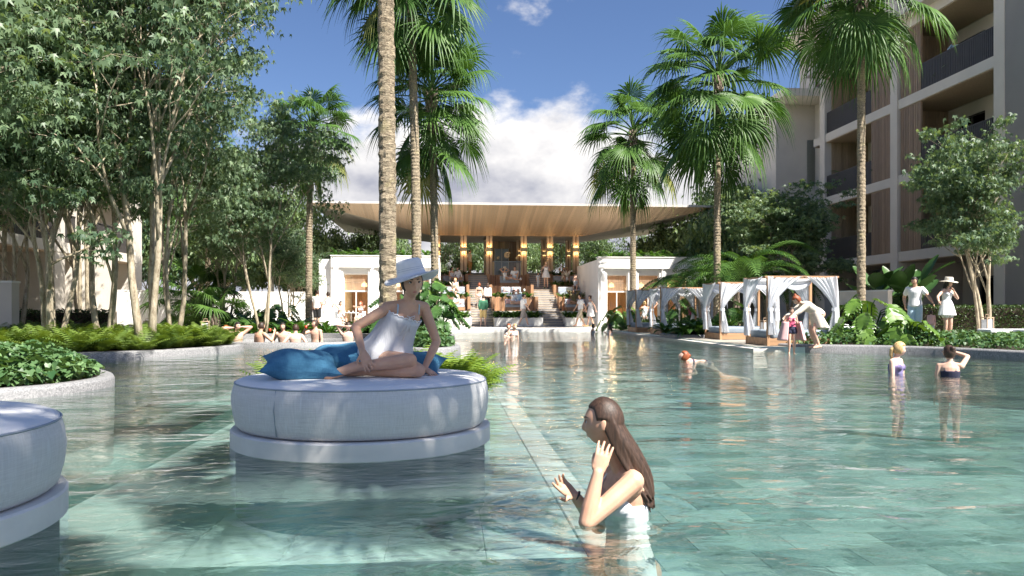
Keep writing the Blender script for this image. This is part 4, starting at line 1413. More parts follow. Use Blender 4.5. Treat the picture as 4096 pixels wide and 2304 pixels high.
def strap(label, loc, s, seed, group, meshes=STR, name='strap_leaf_plant'):
    o = link(name, meshes[seed % len(meshes)], None, loc, seed * 1.7)
    o.scale = (s, s, s)
    tag(o, label, 'plant', group)
k = 0
for lab, xa, xb in (('center planter', CX - 1.3, CX + 1.3), ('planter by the cabana wing', CX + 2.8, CX + 4.3), ('planter by the cafe wing', CX - 4.3, CX - 2.8)):
    x = xa + .12
    while x < xb:
        for yy in (44.42, 44.8):
            strap('glossy strap-leaved plant in the white ' + lab, (x + .1 * ((k * 7) % 3 - 1), yy, .63), 1.4, k, 'strap plants in the white ' + lab); k += 1
        x += .38
    for z, y in ((1.80, 47.62), (2.6, 50.1)):
        x = xa + .15
        while x < xb:
            if 'center' in lab and z > 2: break
            strap('glossy strap-leaved plant on the edge of a timber tier, ' + lab + ' side', (x, y, z + .0), 1.3, k, 'strap plants on timber tiers, ' + lab + ' side'); k += 1
            x += .42
for sx in (-1, 1):
    for x in np.arange(2.8, 4.6, .4):
        strap('strap-leaved plant before the slat screens under the roof', (CX + sx * x, 52.75, 3.40), 1.2, k, 'strap plants under the roof'); k += 1
for a, b, w_ in ((-6.1, -.6, 'cafe'), (8.7, 15.0, 'cabana')):
    x = a
    while x < b:
        strap('broad-leaved plant on the roof edge of the ' + w_ + ' wing', (x, 44.05 + .3 * (k % 2), 3.93), 1.35, k, 'roof edge plants of the ' + w_ + ' wing', STRB); k += 1
        x += .62
r = random.Random(8)
for i in range(26):
    X = r.uniform(880, 1500); d = r.uniform(26.6, 29.5)
    strap('broad strap-leaved plant in the bed behind the hot tub', at(X, d, .12), r.uniform(1.1, 1.6), i, 'strap plants behind the hot tub', STRB)
for i in range(16):
    p = V((r.uniform(7.95, 10), r.uniform(26.0, 28.3), .17))
    strap('strap-leaved plant in the kerbed bed between two cabanas', p, r.uniform(1.0, 1.5), i, 'strap plants between two cabanas', STRB)
for i in range(8):
    p = V((r.uniform(8.6, 11), r.uniform(33.6, 36.0), .1))
    strap('strap-leaved plant at the deck end of the cabana row', p, r.uniform(1.0, 1.5), i, 'strap plants at the end of the cabana row', STRB)
for i in range(10):
    p = V((r.uniform(10.3, 12.5), r.uniform(22.5, 25.5), .1))
    strap('strap-leaved plant behind the second cabana', p, r.uniform(1.0, 1.5), i, 'strap plants behind the second cabana', STRB)
# balcony pot plants
for i, (y, z, s_, w_) in enumerate(((38.9, 7.05, 2.4, 'arching plant on the third-floor balcony of the grey block'), (38.2, 3.65, 1.5, 'blue-green spiky plant on the first balcony of the grey block'), (36.0, 7.05, 1.9, 'leafy plant behind the railing of the grey block'),
                                    (30.0, 10.4, 2.0, 'tall spiky plant on the upper balcony of the grey block'), (30.3, 7.05, 2.0, 'dark spiky plant behind the light green tree'), (31, 3.65, 1.6, 'dark feathery plant on the first balcony behind the tree'))):
    t_ = thing('potted_plant', w_, 'potted plant', (20.75, y, z), 0, None)
    MB().lathe([(.12, 0), (.2, .02), (.24, .42), (.2, .42), (.18, .36)], 14).build('pot', 'render_dark', t_)
    o = link('strap_leaves', STRB[i % 3], t_, (0, 0, .36)); o.scale = (s_ * .8, s_ * .8, s_)

# ---- ferns and ground cover (uncountable)
def fern_plant(seed, nf=11, L=.62):
    r = random.Random(seed)
    verts, faces, var = [], [], []
    for i in range(nf):
        a = i * 2.39996 + r.uniform(-.3, .3); e = R(r.uniform(50, 86)); l = L * r.uniform(.75, 1.2)
        d = V((math.cos(a), math.sin(a), 0)); sd = V((-math.sin(a), math.cos(a), 0))
        p = V((0, 0, 0)); n = 15; tone = r.random() * .55 + .15
        for k in range(n):
            f = k / n
            t_ = d * math.cos(e) + V((0, 0, 1)) * math.sin(e)
            q = p + t_ * (l / n)
            e -= R(r.uniform(2.6, 5.4))
            if k > 1:
                pl_ = l * .26 * math.sin(math.pi * (f * .9 + .1)) ** .9 + .015
                for s_ in (-1, 1):
                    b = len(verts)
                    x = sd * s_
                    end = p + x * pl_ + t_ * pl_ * .35 - V((0, 0, pl_ * .25))
                    verts += [tuple(p - t_ * l * .018), tuple(p + t_ * l * .026), tuple(p.lerp(end, .6) + t_ * l * .020), tuple(end)]
                    var += [tone, tone, tone + .1, tone + .2]
                    faces.append((b, b + 1, b + 2, b + 3) if s_ < 0 else (b + 3, b + 2, b + 1, b))
            p = q
    return np.array(verts), np.array(faces), np.array(var)
def fill(name, label, cat, poly, plants, count, smin, smax, z, m, seed, parent=None, cond=None, tiltr=.12):
    rn = np.random.default_rng(seed); r = random.Random(seed)
    xs = [p[0] for p in poly]; ys = [p[1] for p in poly]
    pts = []
    tries = 0
    while len(pts) < count and tries < count * 60:
        tries += 1
        p = (r.uniform(min(xs), max(xs)), r.uniform(min(ys), max(ys)))
        if inside(p, poly) and (cond is None or cond(*p)): pts.append(p)
    pts = np.array(pts)
    V_, F_, A_ = [], [], []
    base = 0
    for k, (bv, bf, ba) in enumerate(plants):
        sel = pts[k::len(plants)]
        n_ = len(sel)
        if not n_: continue
        offs = np.column_stack([sel, np.full(n_, z)])
        mats = rotmats(rn.uniform(0, 6.28, n_), rn.normal(0, tiltr, n_), rn.normal(0, tiltr, n_), rn.uniform(smin, smax, n_))
        vs, fs = scatter(bv, bf, mats, offs)
        V_.append(vs); F_.append(fs + base); base += len(vs)
        A_.append((ba[None] + rn.normal(0, .15, (n_, 1))).ravel())
    o = link(name, mesh_np(name, np.concatenate(V_), np.concatenate(F_), m, False, np.concatenate(A_)))
    tag(o, label, cat, None, 'stuff')
    return o
FERN = [fern_plant(k) for k in range(4)]
fill('ferns', 'dense bed of green ferns under the pale-barked trees', 'ferns', BED_FERN, FERN, 1050, .72, 1.15, .12, 'leaf_fern', 3, cond=lambda x, y: x > -14)
fill('ferns', 'sunlit feathery ferns spilling beside the round daybed', 'ferns', [at(1700, 7.75), at(1890, 8.05), at(1905, 8.6), at(1860, 9.4), at(1720, 9.6)], FERN, 60, .6, .92, .08, 'leaf_fern_bright', 4)
fill('ferns', 'darker ferns rising behind the blue cushions', 'ferns', [at(1080, 8.0), at(1400, 7.7), at(1700, 7.75), at(1700, 9.8), at(1350, 10.3), at(1120, 9.4)], FERN, 60, .6, .95, .08, 'leaf_fern', 5)
def heart_leaf():
    pts = [(0, 0, 0), (-.18, .3, .06), (.1, .48, .02), (.55, .34, -.06), (1, 0, -.22), (.55, -.34, -.06), (.1, -.48, .02), (-.18, -.3, .06)]
    return np.array(pts), np.array([(0, 1, 2), (0, 2, 3), (0, 3, 4), (0, 4, 5), (0, 5, 6), (0, 6, 7)])
HL = heart_leaf()
def cover(name, label, poly, count, lsize, hfun, m, seed, zb=.12):
    rn = np.random.default_rng(seed); r = random.Random(seed)
    xs = [p[0] for p in poly]; ys = [p[1] for p in poly]
    pts = []; t_ = 0
    while len(pts) < count and t_ < count * 30:
        t_ += 1
        p = (r.uniform(min(xs), max(xs)), r.uniform(min(ys), max(ys)))
        if inside(p, poly): pts.append(p)
    pts = np.array(pts); n_ = len(pts)
    h = np.array([hfun(*p) for p in pts])
    u = rn.random(n_) ** .55
    offs = np.column_stack([pts + rn.normal(0, .04, (n_, 2)), zb + h * u])
    mats = rotmats(rn.uniform(0, 6.28, n_), rn.normal(.35, .35, n_), rn.normal(0, .35, n_), lsize * rn.uniform(.6, 1.3, n_))
    vs, fs = scatter(HL[0], HL[1], mats, offs)
    var = np.repeat(np.clip(rn.normal(.45, .25, n_), 0, 1.1), len(HL[0]))
    o = link(name, mesh_np(name, vs, fs, m, False, var))
    tag(o, label, 'ground cover', None, 'stuff')
def edge_h(poly, h, w_):
    P = np.array([(p[0], p[1]) for p in poly])
    def f(x, y):
        d = np.min(np.hypot(P[:, 0] - x, P[:, 1] - y))
        return h * min(1, .3 + d / w_) * (1 + .18 * math.sin(3.1 * x) * math.sin(2.7 * y + x))
    return f
cover('ground_cover', 'mound of heart-leaved ground cover behind the empty round daybed', [p for p in BED_COVER], 9000, .095, edge_h(BED_COVER, .44, .9), 'leaf_cover', 1)
cover('ground_cover', 'low ivy on the small island behind the bright ferns', BED_COVER2, 2600, .11, edge_h(BED_COVER2, .42, .6), 'leaf_cover', 2)
cover('ground_cover', 'low leafy ground cover at the foot of the island palms', BED_MON, 2600, .12, edge_h(BED_MON, .5, .6), 'leaf_cover', 3)
cover('ground_cover', 'leafy ivy bed along the dark kerb in front of the couple', BED_RIGHT, 15000, .085, edge_h(BED_RIGHT, .34, .7), 'leaf_cover', 4)
# clipped hedges: leafy skin on a solid box
def hedge(label, a, b, h, wd, seed, m='leaf_hedge', dens=420):
    a, b = V(a), V(b); d = b - a; L = math.hypot(d.x, d.y); rn = np.random.default_rng(seed)
    t_ = thing('clipped_hedge', label, 'hedge', (*((a + b) / 2).xy, .1), math.atan2(d.y, d.x))
    MB().box(-L / 2 + .05, L / 2 - .05, -wd / 2 + .05, wd / 2 - .05, 0, h - .05).build('core', 'soil', t_)
    n_ = int(dens * (L * h * 2 + L * wd)); n_ = min(n_, 16000)
    u = rn.random(n_); side = rn.random(n_)
    x = (u - .5) * L
    top = side < wd / (wd + 2 * h)
    y = np.where(top, (rn.random(n_) - .5) * wd, np.where(rn.random(n_) < .75, -wd / 2, wd / 2)) + rn.normal(0, .02, n_)
    z = np.where(top, h, rn.random(n_) * h) + rn.normal(0, .02, n_)
    mats = rotmats(rn.uniform(0, 6.28, n_), rn.uniform(-.9, .9, n_), rn.uniform(-.9, .9, n_), .085 * rn.uniform(.6, 1.3, n_))
    vs, fs = scatter(LEAF1[0], LEAF1[1], mats, np.column_stack([x, y, z]))
    tag(link('foliage', mesh_np('foliage', vs, fs, m, False, np.repeat(rn.random(n_), 4)), t_), kind='stuff')
p = at(60, 22.0); q = at(440, 23.5)
hedge('clipped box hedge in front of the cream block', (p.x, p.y, 0), (q.x, q.y, 0), .9, .8, 1)
p = at(3330, 27); q = at(4250, 24.8)
hedge('dark clipped hedge behind the walking couple', (p.x, p.y, 0), (q.x, q.y, 0), 1.05, .9, 2)
# ================================================================ furniture
def daybed(label, loc, rz=0):
    t_ = thing('round_daybed', label, 'daybed', loc, rz, 'round daybeds standing in the pool')
    MB().lathe([(.95, FLOOR), (.95, -.006)], 64).build('shadow_pedestal', 'grout_and_shade', t_, True)  # added drum, coloured dark to read as shadow under the plinth
    n_ = 96
    b = MB().lathe([(.90, -.008), (.98, -.008), (.99, .0), (.99, .112), (.98, .122), (.90, .122)], n_, cap=True)
    b.build('plinth', 'wood_white', t_, True).modifiers.new('e', 'EDGE_SPLIT').split_angle = R(40)
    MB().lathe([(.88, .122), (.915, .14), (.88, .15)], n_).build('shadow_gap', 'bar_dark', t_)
    prof = [(.80, .131), (.925, .131), (.95, .155), (.97, .23), (.98, .33), (.975, .40), (.962, .45), (.957, .463)]
    c = MB().lathe([(prof[0])] + [(a + (b - a) * f, za + (zb - za) * f) for (a, za), (b, zb) in zip(prof[1:], prof[2:]) for f in (0, .5)] + [prof[-1]], 144)
    rr = random.Random(int(loc[0] * 10)); ph = [rr.uniform(0, 6.28) for _ in range(6)]
    def sag(v):
        a = math.atan2(v[1], v[0]); e = max(0, 1 - abs(v[2] - .32) / .15)
        k = 1 + e * (.0035 * math.sin(3 * a + ph[0]) + .003 * math.sin(7 * a + ph[1] + v[2] * 9) + .0016 * math.sin(19 * a + ph[2] + v[2] * 25)) + .0018 * math.sin(31 * a + ph[3]) * max(0, 1 - abs(v[2] - .16) / .05)
        return (v[0] * k, v[1] * k, v[2] + .004 * math.sin(2 * a + ph[4]) * e)
    c.v = [sag(v) for v in c.v]
    c = c.build('cushion_side', 'linen_grey', t_, True)
    MB().tube([(.958 * math.cos(ph[5]), .958 * math.sin(ph[5]), .46), (.981 * math.cos(ph[5]), .981 * math.sin(ph[5]), .33), (.955 * math.cos(ph[5]), .955 * math.sin(ph[5]), .15)], .004, 5).build('side_seam', 'fabric_grey', t_, True)
    s_ = MB().tube([(.957 * math.cos(a), .957 * math.sin(a), .466) for a in np.linspace(0, 2 * math.pi, 97)], .006, 6, False).build('piping', 'fabric_grey', t_, True)
    top = [(.955, .465), (.944, .478), (.90, .494), (.78, .502), (.5, .508), (.2, .510), (.01, .51)]
    tp = MB().lathe([(a + (b - a) * f, za + (zb - za) * f) for (a, za), (b, zb) in zip(top, top[1:]) for f in (0, .34, .67)] + [top[-1]], 96)
    tp.v = [(x, y, z + (.004 * math.sin(5 * x + ph[1]) * math.sin(4 * y + ph[2]) + .0022 * math.sin(13 * x + 5 * y + ph[3])) * min(1, (1 - math.hypot(x, y)) * 6)) for x, y, z in tp.v]
    tp.build('cushion_top', 'linen_top', t_, True)
    return t_
DB = at(1455, 6.14)
daybed('round pale linen daybed with blue cushions and the seated woman', DB)
D2 = at(-736, 3.52)
daybed('round pale linen daybed without cushions or guests', D2, .6)
def cushion(label, loc, rot, w=.5, h=.5, th=.15, m='linen_blue', group=None, parent=None, nn=20):
    mb = MB()
    def sh(u, v, s_):
        a, b = 2 * u - 1, 2 * v - 1
        k = (max(0, 1 - a * a) ** .55) * (max(0, 1 - b * b) ** .55)
        pin = 1 - .2 * (1 - abs(a) ** 2.5) * abs(b) ** 3
        pin2 = 1 - .2 * (1 - abs(b) ** 2.5) * abs(a) ** 3
        return (a * w / 2 * pin2, s_ * k * th / 2 + .01 * math.sin(6 * a + 3 * b) * k, b * h / 2 * pin)
    mb.grid(lambda u, v: sh(u, v, -1), nn, nn); mb.grid(lambda u, v: sh(1 - u, v, 1), nn, nn)
    o = mb.build('cushion', m, parent, True, loc)
    o.rotation_euler = rot
    if parent is None: tag(o, label, 'cushion', group)
    return o
p = at(1205, 5.80, .60); cushion('blue linen cushion lying flat by the foot of the seated woman', p, (R(-80), R(3), R(10)), .60, .50, .22, nn=28)
p = at(1345, 6.12, .625); cushion('blue linen cushion half behind another one', p, (R(-74), R(-5), R(-14)), .60, .50, .21, nn=28)
p = at(1655, 6.25, .57); cushion('blue linen cushion peeping out behind the seated woman', p, (R(-76), R(3), R(-8)), .50, .44, .2)

# ---- curtained cabanas
def curtain(post, e, w, ztop, zt, zb, nrm, ph):
    post, e, nrm = V(post), V(e), V(nrm)
    def fn(u, v):
        z = ztop + (zb - ztop) * v
        if z > zt:
            f = (z - zt) / (ztop - zt); wd = .10 + (w - .10) * f ** 1.5; amp = .026 + .01 * f; k = 5
        else:
            f = (zt - z) / (zt - zb); wd = .10 + .17 * f ** .8; amp = .03; k = 5
        sag = -.05 * math.sin(math.pi * u) * (1 if z > ztop - .1 else 0) * w
        q = post + e * (u * wd - .02) + nrm * (amp * (math.sin(u * k * 6.28 + ph + 2 * v) + .5 * math.sin(u * 11.3 + ph * 2.1 - 3 * v) + .3 * math.sin(u * 57 + 5 * v)))
        return (q.x, q.y, z + sag * (1 - v) ** 8)
    return MB().grid(fn, 42, 26)
def cabana(label, loc, wx=1.8, wy=1.4, H=1.80):
    t_ = thing('cabana', label, 'cabana', loc, 0, 'curtained cabanas at the pool edge')
    P = [(0, 0), (wx, 0), (wx, wy), (0, wy)]
    for x, y in P:
        MB().box(x - .035, x + .035, y - .035, y + .035, 0, H).build('post', 'wood_teak_up', t_, bevel=.004)
    for a, b in ((0, 1), (1, 2), (3, 2), (0, 3)):
        (x0, y0), (x1, y1) = P[a], P[b]
        if a in (0, 3) and b in (1, 2) : bx = (min(x0, x1) - .09, max(x0, x1) + .09, y0 - .03, y0 + .03, H + .001, H + .05)
        else: bx = (x0 - .03, x0 + .03, min(y0, y1) + .031, max(y0, y1) - .031, H + .001, H + .046)
        MB().box(*bx).build('top_rail', 'wood_teak', t_)
    MB().box(.036, wx - .036, -.025, .025, .05, .24).build('base_board', 'wood_teak', t_)
    MB().box(.036, wx - .036, wy - .025, wy + .025, .05, .24).build('base_board', 'wood_teak', t_)
    MB().box(-.025, .025, .036, wy - .036, .05, .24).build('base_board', 'wood_teak', t_)
    MB().box(wx - .025, wx + .025, .036, wy - .036, .05, .24).build('base_board', 'wood_teak', t_)
    MB().box(.03, wx - .03, .03, wy - .03, .1, .2).build('deck_board', 'wood_teak', t_)
    m_ = MB().box(.05, wx - .05, .05, wy - .05, .2, .44).build('mattress', 'fabric_slate', t_); bv = m_.modifiers.new('b', 'BEVEL'); bv.width = .07; bv.segments = 4
    for p_ in m_.data.polygons: p_.use_smooth = True
    zt = .98
    cs = [((0, wy), (0, -1, 0), wy * .92, (-1, 0, 0)), ((0, 0), (1, 0, 0), wx * .52, (0, -1, 0)), ((wx, 0), (-1, 0, 0), wx * .50, (0, -1, 0)), ((wx, wy), (-1, 0, 0), wx * .5, (0, 1, 0)), ((0, wy), (1, 0, 0), wx * .42, (0, 1, 0)), ((wx, 0), (0, 1, 0), wy * .5, (1, 0, 0))]
    for i, ((x, y), e, w_, nr) in enumerate(cs):
        off = V(nr) * .055
        sd_ = random.Random(int(loc[1] * 10) + i)
        c = curtain((x + off.x, y + off.y, 0), e, w_ * sd_.uniform(.86, 1.06), H + .045, zt, .30 + sd_.uniform(-.03, .05), nr, sd_.uniform(0, 6)).build('curtain', 'voile', t_, True)
        q = V((x, y, 0)) + off + V(e) * .04
        rr = [(q + V(e) * .07 * math.cos(a) + V(nr) * .055 * math.sin(a) + V((0, 0, zt + dz))) for dz in (0,) for a in np.linspace(0, 6.283, 15)]
        tie = MB().loft([[tuple(V(e) * .075 * math.cos(a) + V(nr) * .06 * math.sin(a) + q + V((0, 0, zt + dz))) for a in np.linspace(0, 6.283, 14, endpoint=False)] for dz in (-.045, 0, .045)], False)
        o = tie.build('tie_band', 'voile', t_, True); o.parent = c
        tail = MB().grid(lambda u, v: tuple(q + V(nr) * (.062 + .02 * v) + V(e) * (u * .06 - .03) + V((0, 0, zt - .02 - v * .32))), 2, 5).build('tie_tail', 'voile', t_, True); tail.parent = c
    # swags sagging along the rear and side rail
    MB().grid(lambda u, v: (u * wx, wy - .06 - .05 * math.sin(v * 9), H + .03 - v * (.10 + .22 * abs(math.sin(u * math.pi * 2)) ** .7)), 40, 6).build('swag', 'voile', t_, True)
    return t_
CAB = [cabana('white-curtained cabana where the child is wrapped in a towel', (8.25, 19.55, .06)),
       cabana('white-curtained cabana with empty slate mattress next to the strap-leaved bed', (8.55, 23.9, .06)),
       cabana('white-curtained cabana between the strap-leaved bed and the last cabana', (8.15, 29.3, .06)),
       cabana('white-curtained cabana at the end of the row next to the deck', (7.95, 32.4, .06))]
# ---- lanterns
def lantern(label, loc, s=1.0):
    t_ = thing('box_lantern', label, 'lantern', loc, .2, 'box lanterns in the garden', s)
    for x in (-.11, .11):
        for y in (-.11, .11):
            MB().box(x - .012, x + .012, y - .012, y + .012, 0, .62).build('post', 'wood_pale', t_)
    MB().box(-.125, .125, -.125, .125, .62, .645).build('lid', 'wood_pale', t_)
    MB().box(-.125, .125, -.125, .125, 0.0, .03).build('foot', 'wood_pale', t_)
    MB().tube([(-.06, 0, .645), (-.05, 0, .72), (.05, 0, .72), (.06, 0, .645)], .008, 6).build('handle', 'wood_pale', t_)
    MB().box(-.096, .096, -.096, .096, .031, .58).build('shade', 'voile', t_)
lantern('box lantern at the foot of the light green tree', at(3948, 22.3, .18), 1.0)
lantern('box lantern by the cabana beside the bending woman', at(3245, 23, .1), .95)
lantern('box lantern behind the cabana with the child', at(3060, 24, .1), .95)
lantern('box lantern at the back edge of the fern bed', at(822, 23.4, .12), .9)
lantern('box lantern among the fern stems', at(590, 24, .12), .9)
# ---- loungers
def lounger(label, loc, rz, back=20):
    t_ = thing('sun_lounger', label, 'sun lounger', loc, rz, 'white sun loungers')
    MB().box(-.33, .33, -.95, .95, .22, .27).build('frame', 'frame_white', t_)
    for x in (-.28, .28):
        for y in (-.85, .85):
            MB().box(x - .03, x + .03, y - .03, y + .03, 0, .22).build('leg', 'frame_white', t_)
    MB().box(-.31, .31, -.94, .3, .27, .36).build('mattress', 'fabric_white', t_, bevel=.03)
    b = MB().box(-.31, .31, 0, .68, 0, .09).build('backrest', 'fabric_white', t_, bevel=.03)
    b.location = (0, .3, .27); b.rotation_euler = (R(back), 0, 0)
for i, (X, d) in enumerate(((4080, 20.8), (4230, 20.2))):
    lounger('low white sun lounger beside the lantern and light green tree', at(X, d, .16), 1.5, 0)
for i, (X, d) in enumerate(((3420, 24.5), (3570, 24.6))):
    lounger('low white sun lounger behind the split-leaf clump', at(X, d, .16), 1.5, 0)
for i, (X, d) in enumerate(((1130, 34), (1185, 34.5))):
    lounger('white sun lounger with raised back in front of the white garden wall', at(X, d, .15), 1.1 + i * .2, 38)
# ---- cafe table, chairs
ct = thing('cafe_table', 'small round white cafe table before the glazed doors', 'table', at(1405, 40.0, .17))
MB().lathe([(.02, .72), (.42, .72), (.43, .74), (.42, .76), (.02, .76)], 28).build('table_top', 'ceramic', ct)
MB().lathe([(.22, 0), (.22, .02), (.03, .05), (.03, .72)], 16).build('leg', 'frame_white', ct)
for k, x in enumerate((-.12, .1)):
    o = MB().lathe([(.03, .762), (.045, .80), (.04, .84), (.03, .765)], 10, (at(1405, 40).x + x, at(1405, 40).y, .17)).build('coffee_cup', 'ceramic'); tag(o, 'small white cup on the round cafe table', 'cup', 'cups on the cafe table')
def chair(label, loc, rz):
    t_ = thing('cafe_chair', label, 'chair', loc, rz, 'woven chairs at the cafe table')
    MB().box(-.24, .24, -.24, .24, .40, .46).build('seat', 'fabric_white', t_, bevel=.02)
    for x in (-.22, .22):
        for y in (-.22, .22):
            MB().tube([(x, y, 0), (x * .95, y * .95, .42)], .014, 6).build('leg', 'frame_white', t_)
    MB().grid(lambda u, v: (.27 * math.sin((u - .5) * 2.6), .05 + .22 * math.cos((u - .5) * 2.6), .46 + v * .36), 16, 3).build('backrest', 'c_ltgrey', t_)
chair('woven chair with the woman in a cap at the cafe table', at(1362, 40.0, .17), R(90))
chair('woven chair with the red-haired woman at the cafe table', at(1442, 40.0, .17), R(-90))
# ---- terrace daybeds and sofas on the tiers
def sofa(label, x, y, z, w=1.35, group=None, cush=(), base='wood_warm'):
    t_ = thing('terrace_daybed', label, 'daybed', (x, y, z))
    MB().box(-w / 2, w / 2, 0, .95, .05, .22).build('base', base, t_)
    for a in (-w / 2 + .05, w / 2 - .05):
        for b in (.05, .9):
            MB().box(a - .03, a + .03, b - .03, b + .03, 0, .05).build('leg', base, t_)
    MB().box(-w / 2 + .02, w / 2 - .02, .01, .94, .22, .38).build('mattress', 'fabric_grey', t_, bevel=.03)
    for a in (-w / 4, w / 4):
        MB().box(a - w / 4 + .02, a + w / 4 - .02, .74, .93, .38, .72).build('back_cushion', 'fabric_grey', t_, bevel=.05)
    for i, a in enumerate(cush):
        cushion('', (a, .60, .55), (R(-18), R(8 * (i - .5)), 0), .42, .32, .14, 'fabric_pink', None, t_, 8)
    return t_
TZ = [(45.55, 1.0), (48.15, 1.8), (50.5, 2.6)]
sofa('timber daybed with pink cushion under the embracing couple, lowest tier', CX + .05, TZ[0][0] + .35, 1.0, 1.35, cush=(-.45,))
sofa('grey-backed daybed with two pink cushions behind the plants, middle tier', CX - .05, TZ[1][0] + .1, 1.8, 1.3, cush=(-.3, .3))
sofa('timber daybed in the shade under the two lounging friends, top tier', CX + .0, TZ[2][0] - .1, 2.6, 1.25)
for sx, w_ in ((-1, 'cafe'), (1, 'cabana')):
    cx = CX + sx * 3.65
    sofa('daybed with pink cushions on the lowest tier by the %s wing' % w_, cx, TZ[0][0] + .35, 1.0, 1.3, cush=(-.35, .35))
    sofa('pale sofa on the middle tier by the %s wing' % w_, cx, TZ[1][0] + .15, 1.8, 1.45)
    sofa('shaded grey sofa on the top tier by the %s wing' % w_, cx, TZ[2][0] + .2, 2.6, 1.4)
def vase(label, loc, s=1):
    t_ = thing('vase', label, 'vase', loc, 0, None, s)
    MB().lathe([(.02, 0), (.07, .01), (.08, .12), (.05, .2), (.055, .22)], 14).build('pot', 'ceramic', t_, True)
    mb = MB()
    for i in range(7):
        a = i * .9; o = V((math.cos(a), math.sin(a) * .6, 0))
        mb.tube([(0, 0, .2), tuple(o * .1 + V((0, 0, .4))), tuple(o * .24 + V((0, 0, .58)))], [.006, .035, .012], 6)
    mb.build('plumes', 'pampas', t_, True)
vase('vase of pale plumes beside the reclining guest, middle tier', at(1815, 48.0, 2.12), 1.15)
vase('vase of pale plumes before the pair taking a selfie', at(2268, 50.6, 2.95), 1.15)
lt = thing('laptop', 'open silver laptop before the woman on the sofa', 'laptop', at(2277, 48.2, 2.2), -.2)
MB().box(-.19, .19, -.12, .12, 0, .015).build('base', 'laptop_grey', lt)
l_ = MB().box(-.19, .19, -.006, .006, 0, .25).build('screen', 'laptop_grey', lt); l_.location = (0, -.12, .015); l_.rotation_euler = (R(18), 0, 0)
e_ = MB().ell((0, -.009, .125), (.02, .002, .024), None, 10, 6).build('emblem', 'eye_white', lt); e_.parent = l_
for i, (X, d, z, w_) in enumerate(((2083, 50.3, 2.98, 'top'), (2097, 48.0, 2.2, 'middle'), (2262, 46.0, 1.4, 'lowest'))):
    o = MB().lathe([(.03, 0), (.06, .02), (.07, .08), (.04, .15), (.02, .17)], 12).build('candle_lamp', 'ceramic', None, True, at(X, d, z)); tag(o, 'small white candle lamp on the %s tier' % w_, 'candle lamp')
# ================================================================ people
def ss(a, b, x):
    t_ = max(0.0, min(1.0, (x - a) / (b - a)))
    return t_ * t_ * (3 - 2 * t_)
def G_(x, s_): return math.exp(-x * x / (2 * s_ * s_))
def head_point(l, f, u, off=0.0):
    """unit direction (left, front, up) -> point on the head, metres, head about .225 high"""
    x, y, z = l * .074, f * .094, u * .114
    if u < 0:
        k = -u
        x *= 1 - .30 * k ** 1.6
        if f < 0: y *= 1 - .30 * k            # nape
        else: y *= 1 - .06 * k
    if u > 0 and f > 0: y *= 1 - .10 * u
    if f > 0:
        fr = ss(0, .55, f)
        nose = .021 * G_(x, .0085) * (ss(-.052, -.036, z) * (1 - ss(-.034, .022, z)))
        sock = -.0085 * (G_(x - .031, .014) + G_(x + .031, .014)) * G_(z - .006, .011)
        browr = .004 * G_(abs(x) - .028, .018) * G_(z - .028, .009)
        lip = .0065 * G_(x, .016) * (G_(z + .058, .005) + 1.05 * G_(z + .069, .006))
        chin = .007 * G_(x, .018) * G_(z + .097, .013)
        cheek = .004 * (G_(x - .042, .018) + G_(x + .042, .018)) * G_(z + .022, .02)
        y += fr * (nose + sock + browr + lip + chin + cheek)
    n_ = V((l, f, u))
    return V((x, y, z)) + n_ * off
def head_mesh(mb, c, Mx, s_, nu=26, nv=20, off=None, k=None):
    rings = []
    for i in range(nv + 1):
        a = math.pi * min(max(i, .12), nv - .12) / nv
        ring = []
        for j in range(nu):
            b = 2 * math.pi * j / nu
            l, f, u = math.sin(a) * math.cos(b), math.sin(a) * math.sin(b), -math.cos(a)
            o = off(l, f, u) if off else 0.0
            ring.append(c + Mx @ (head_point(l, f, u, o) * s_))
        rings.append(ring)
    mb.loft(rings)
def hairoff(th, front=.30, low=-.35):
    def f_(l, f, u):
        # positive on scalp, negative (hidden) over the face and neck
        face = ss(.12, .46, f) * (1 - ss(.30 + front * .3, .58, u))
        neck = 1 - ss(low - .25, low, u)
        m_ = max(face, neck)
        return th * (1 - m_) - .02 * m_
    return f_
def ik(a, t_, l1, l2, pole):
    a, t_, pole = V(a), V(t_), V(pole)
    d = t_ - a
    L = min(d.length, (l1 + l2) * .995)
    if d.length < 1e-5: d = V((0, 0, -1))
    u = d.normalized(); t_ = a + u * L
    x = (l1 * l1 - l2 * l2 + L * L) / (2 * L)
    h = math.sqrt(max(0, l1 * l1 - x * x))
    p = pole - u * pole.dot(u)
    if p.length < 1e-5: p = u.orthogonal()
    return a + u * x + p.normalized() * h, t_
TOR = {'f': [(-.17, .055, .05), (-.10, .125, .09), (0, .163, .112), (.14, .158, .106), (.30, .128, .09), (.42, .116, .082), (.58, .128, .092), (.74, .140, .1), (.86, .142, .088), (.95, .110, .066), (1.03, .055, .052)],
       'm': [(-.17, .06, .055), (-.10, .125, .095), (0, .155, .112), (.14, .150, .108), (.30, .142, .104), (.42, .143, .102), (.58, .158, .110), (.74, .172, .116), (.86, .176, .1), (.95, .14, .075), (1.03, .06, .058)]}
HAND_CURL = (.25, .35, .45)
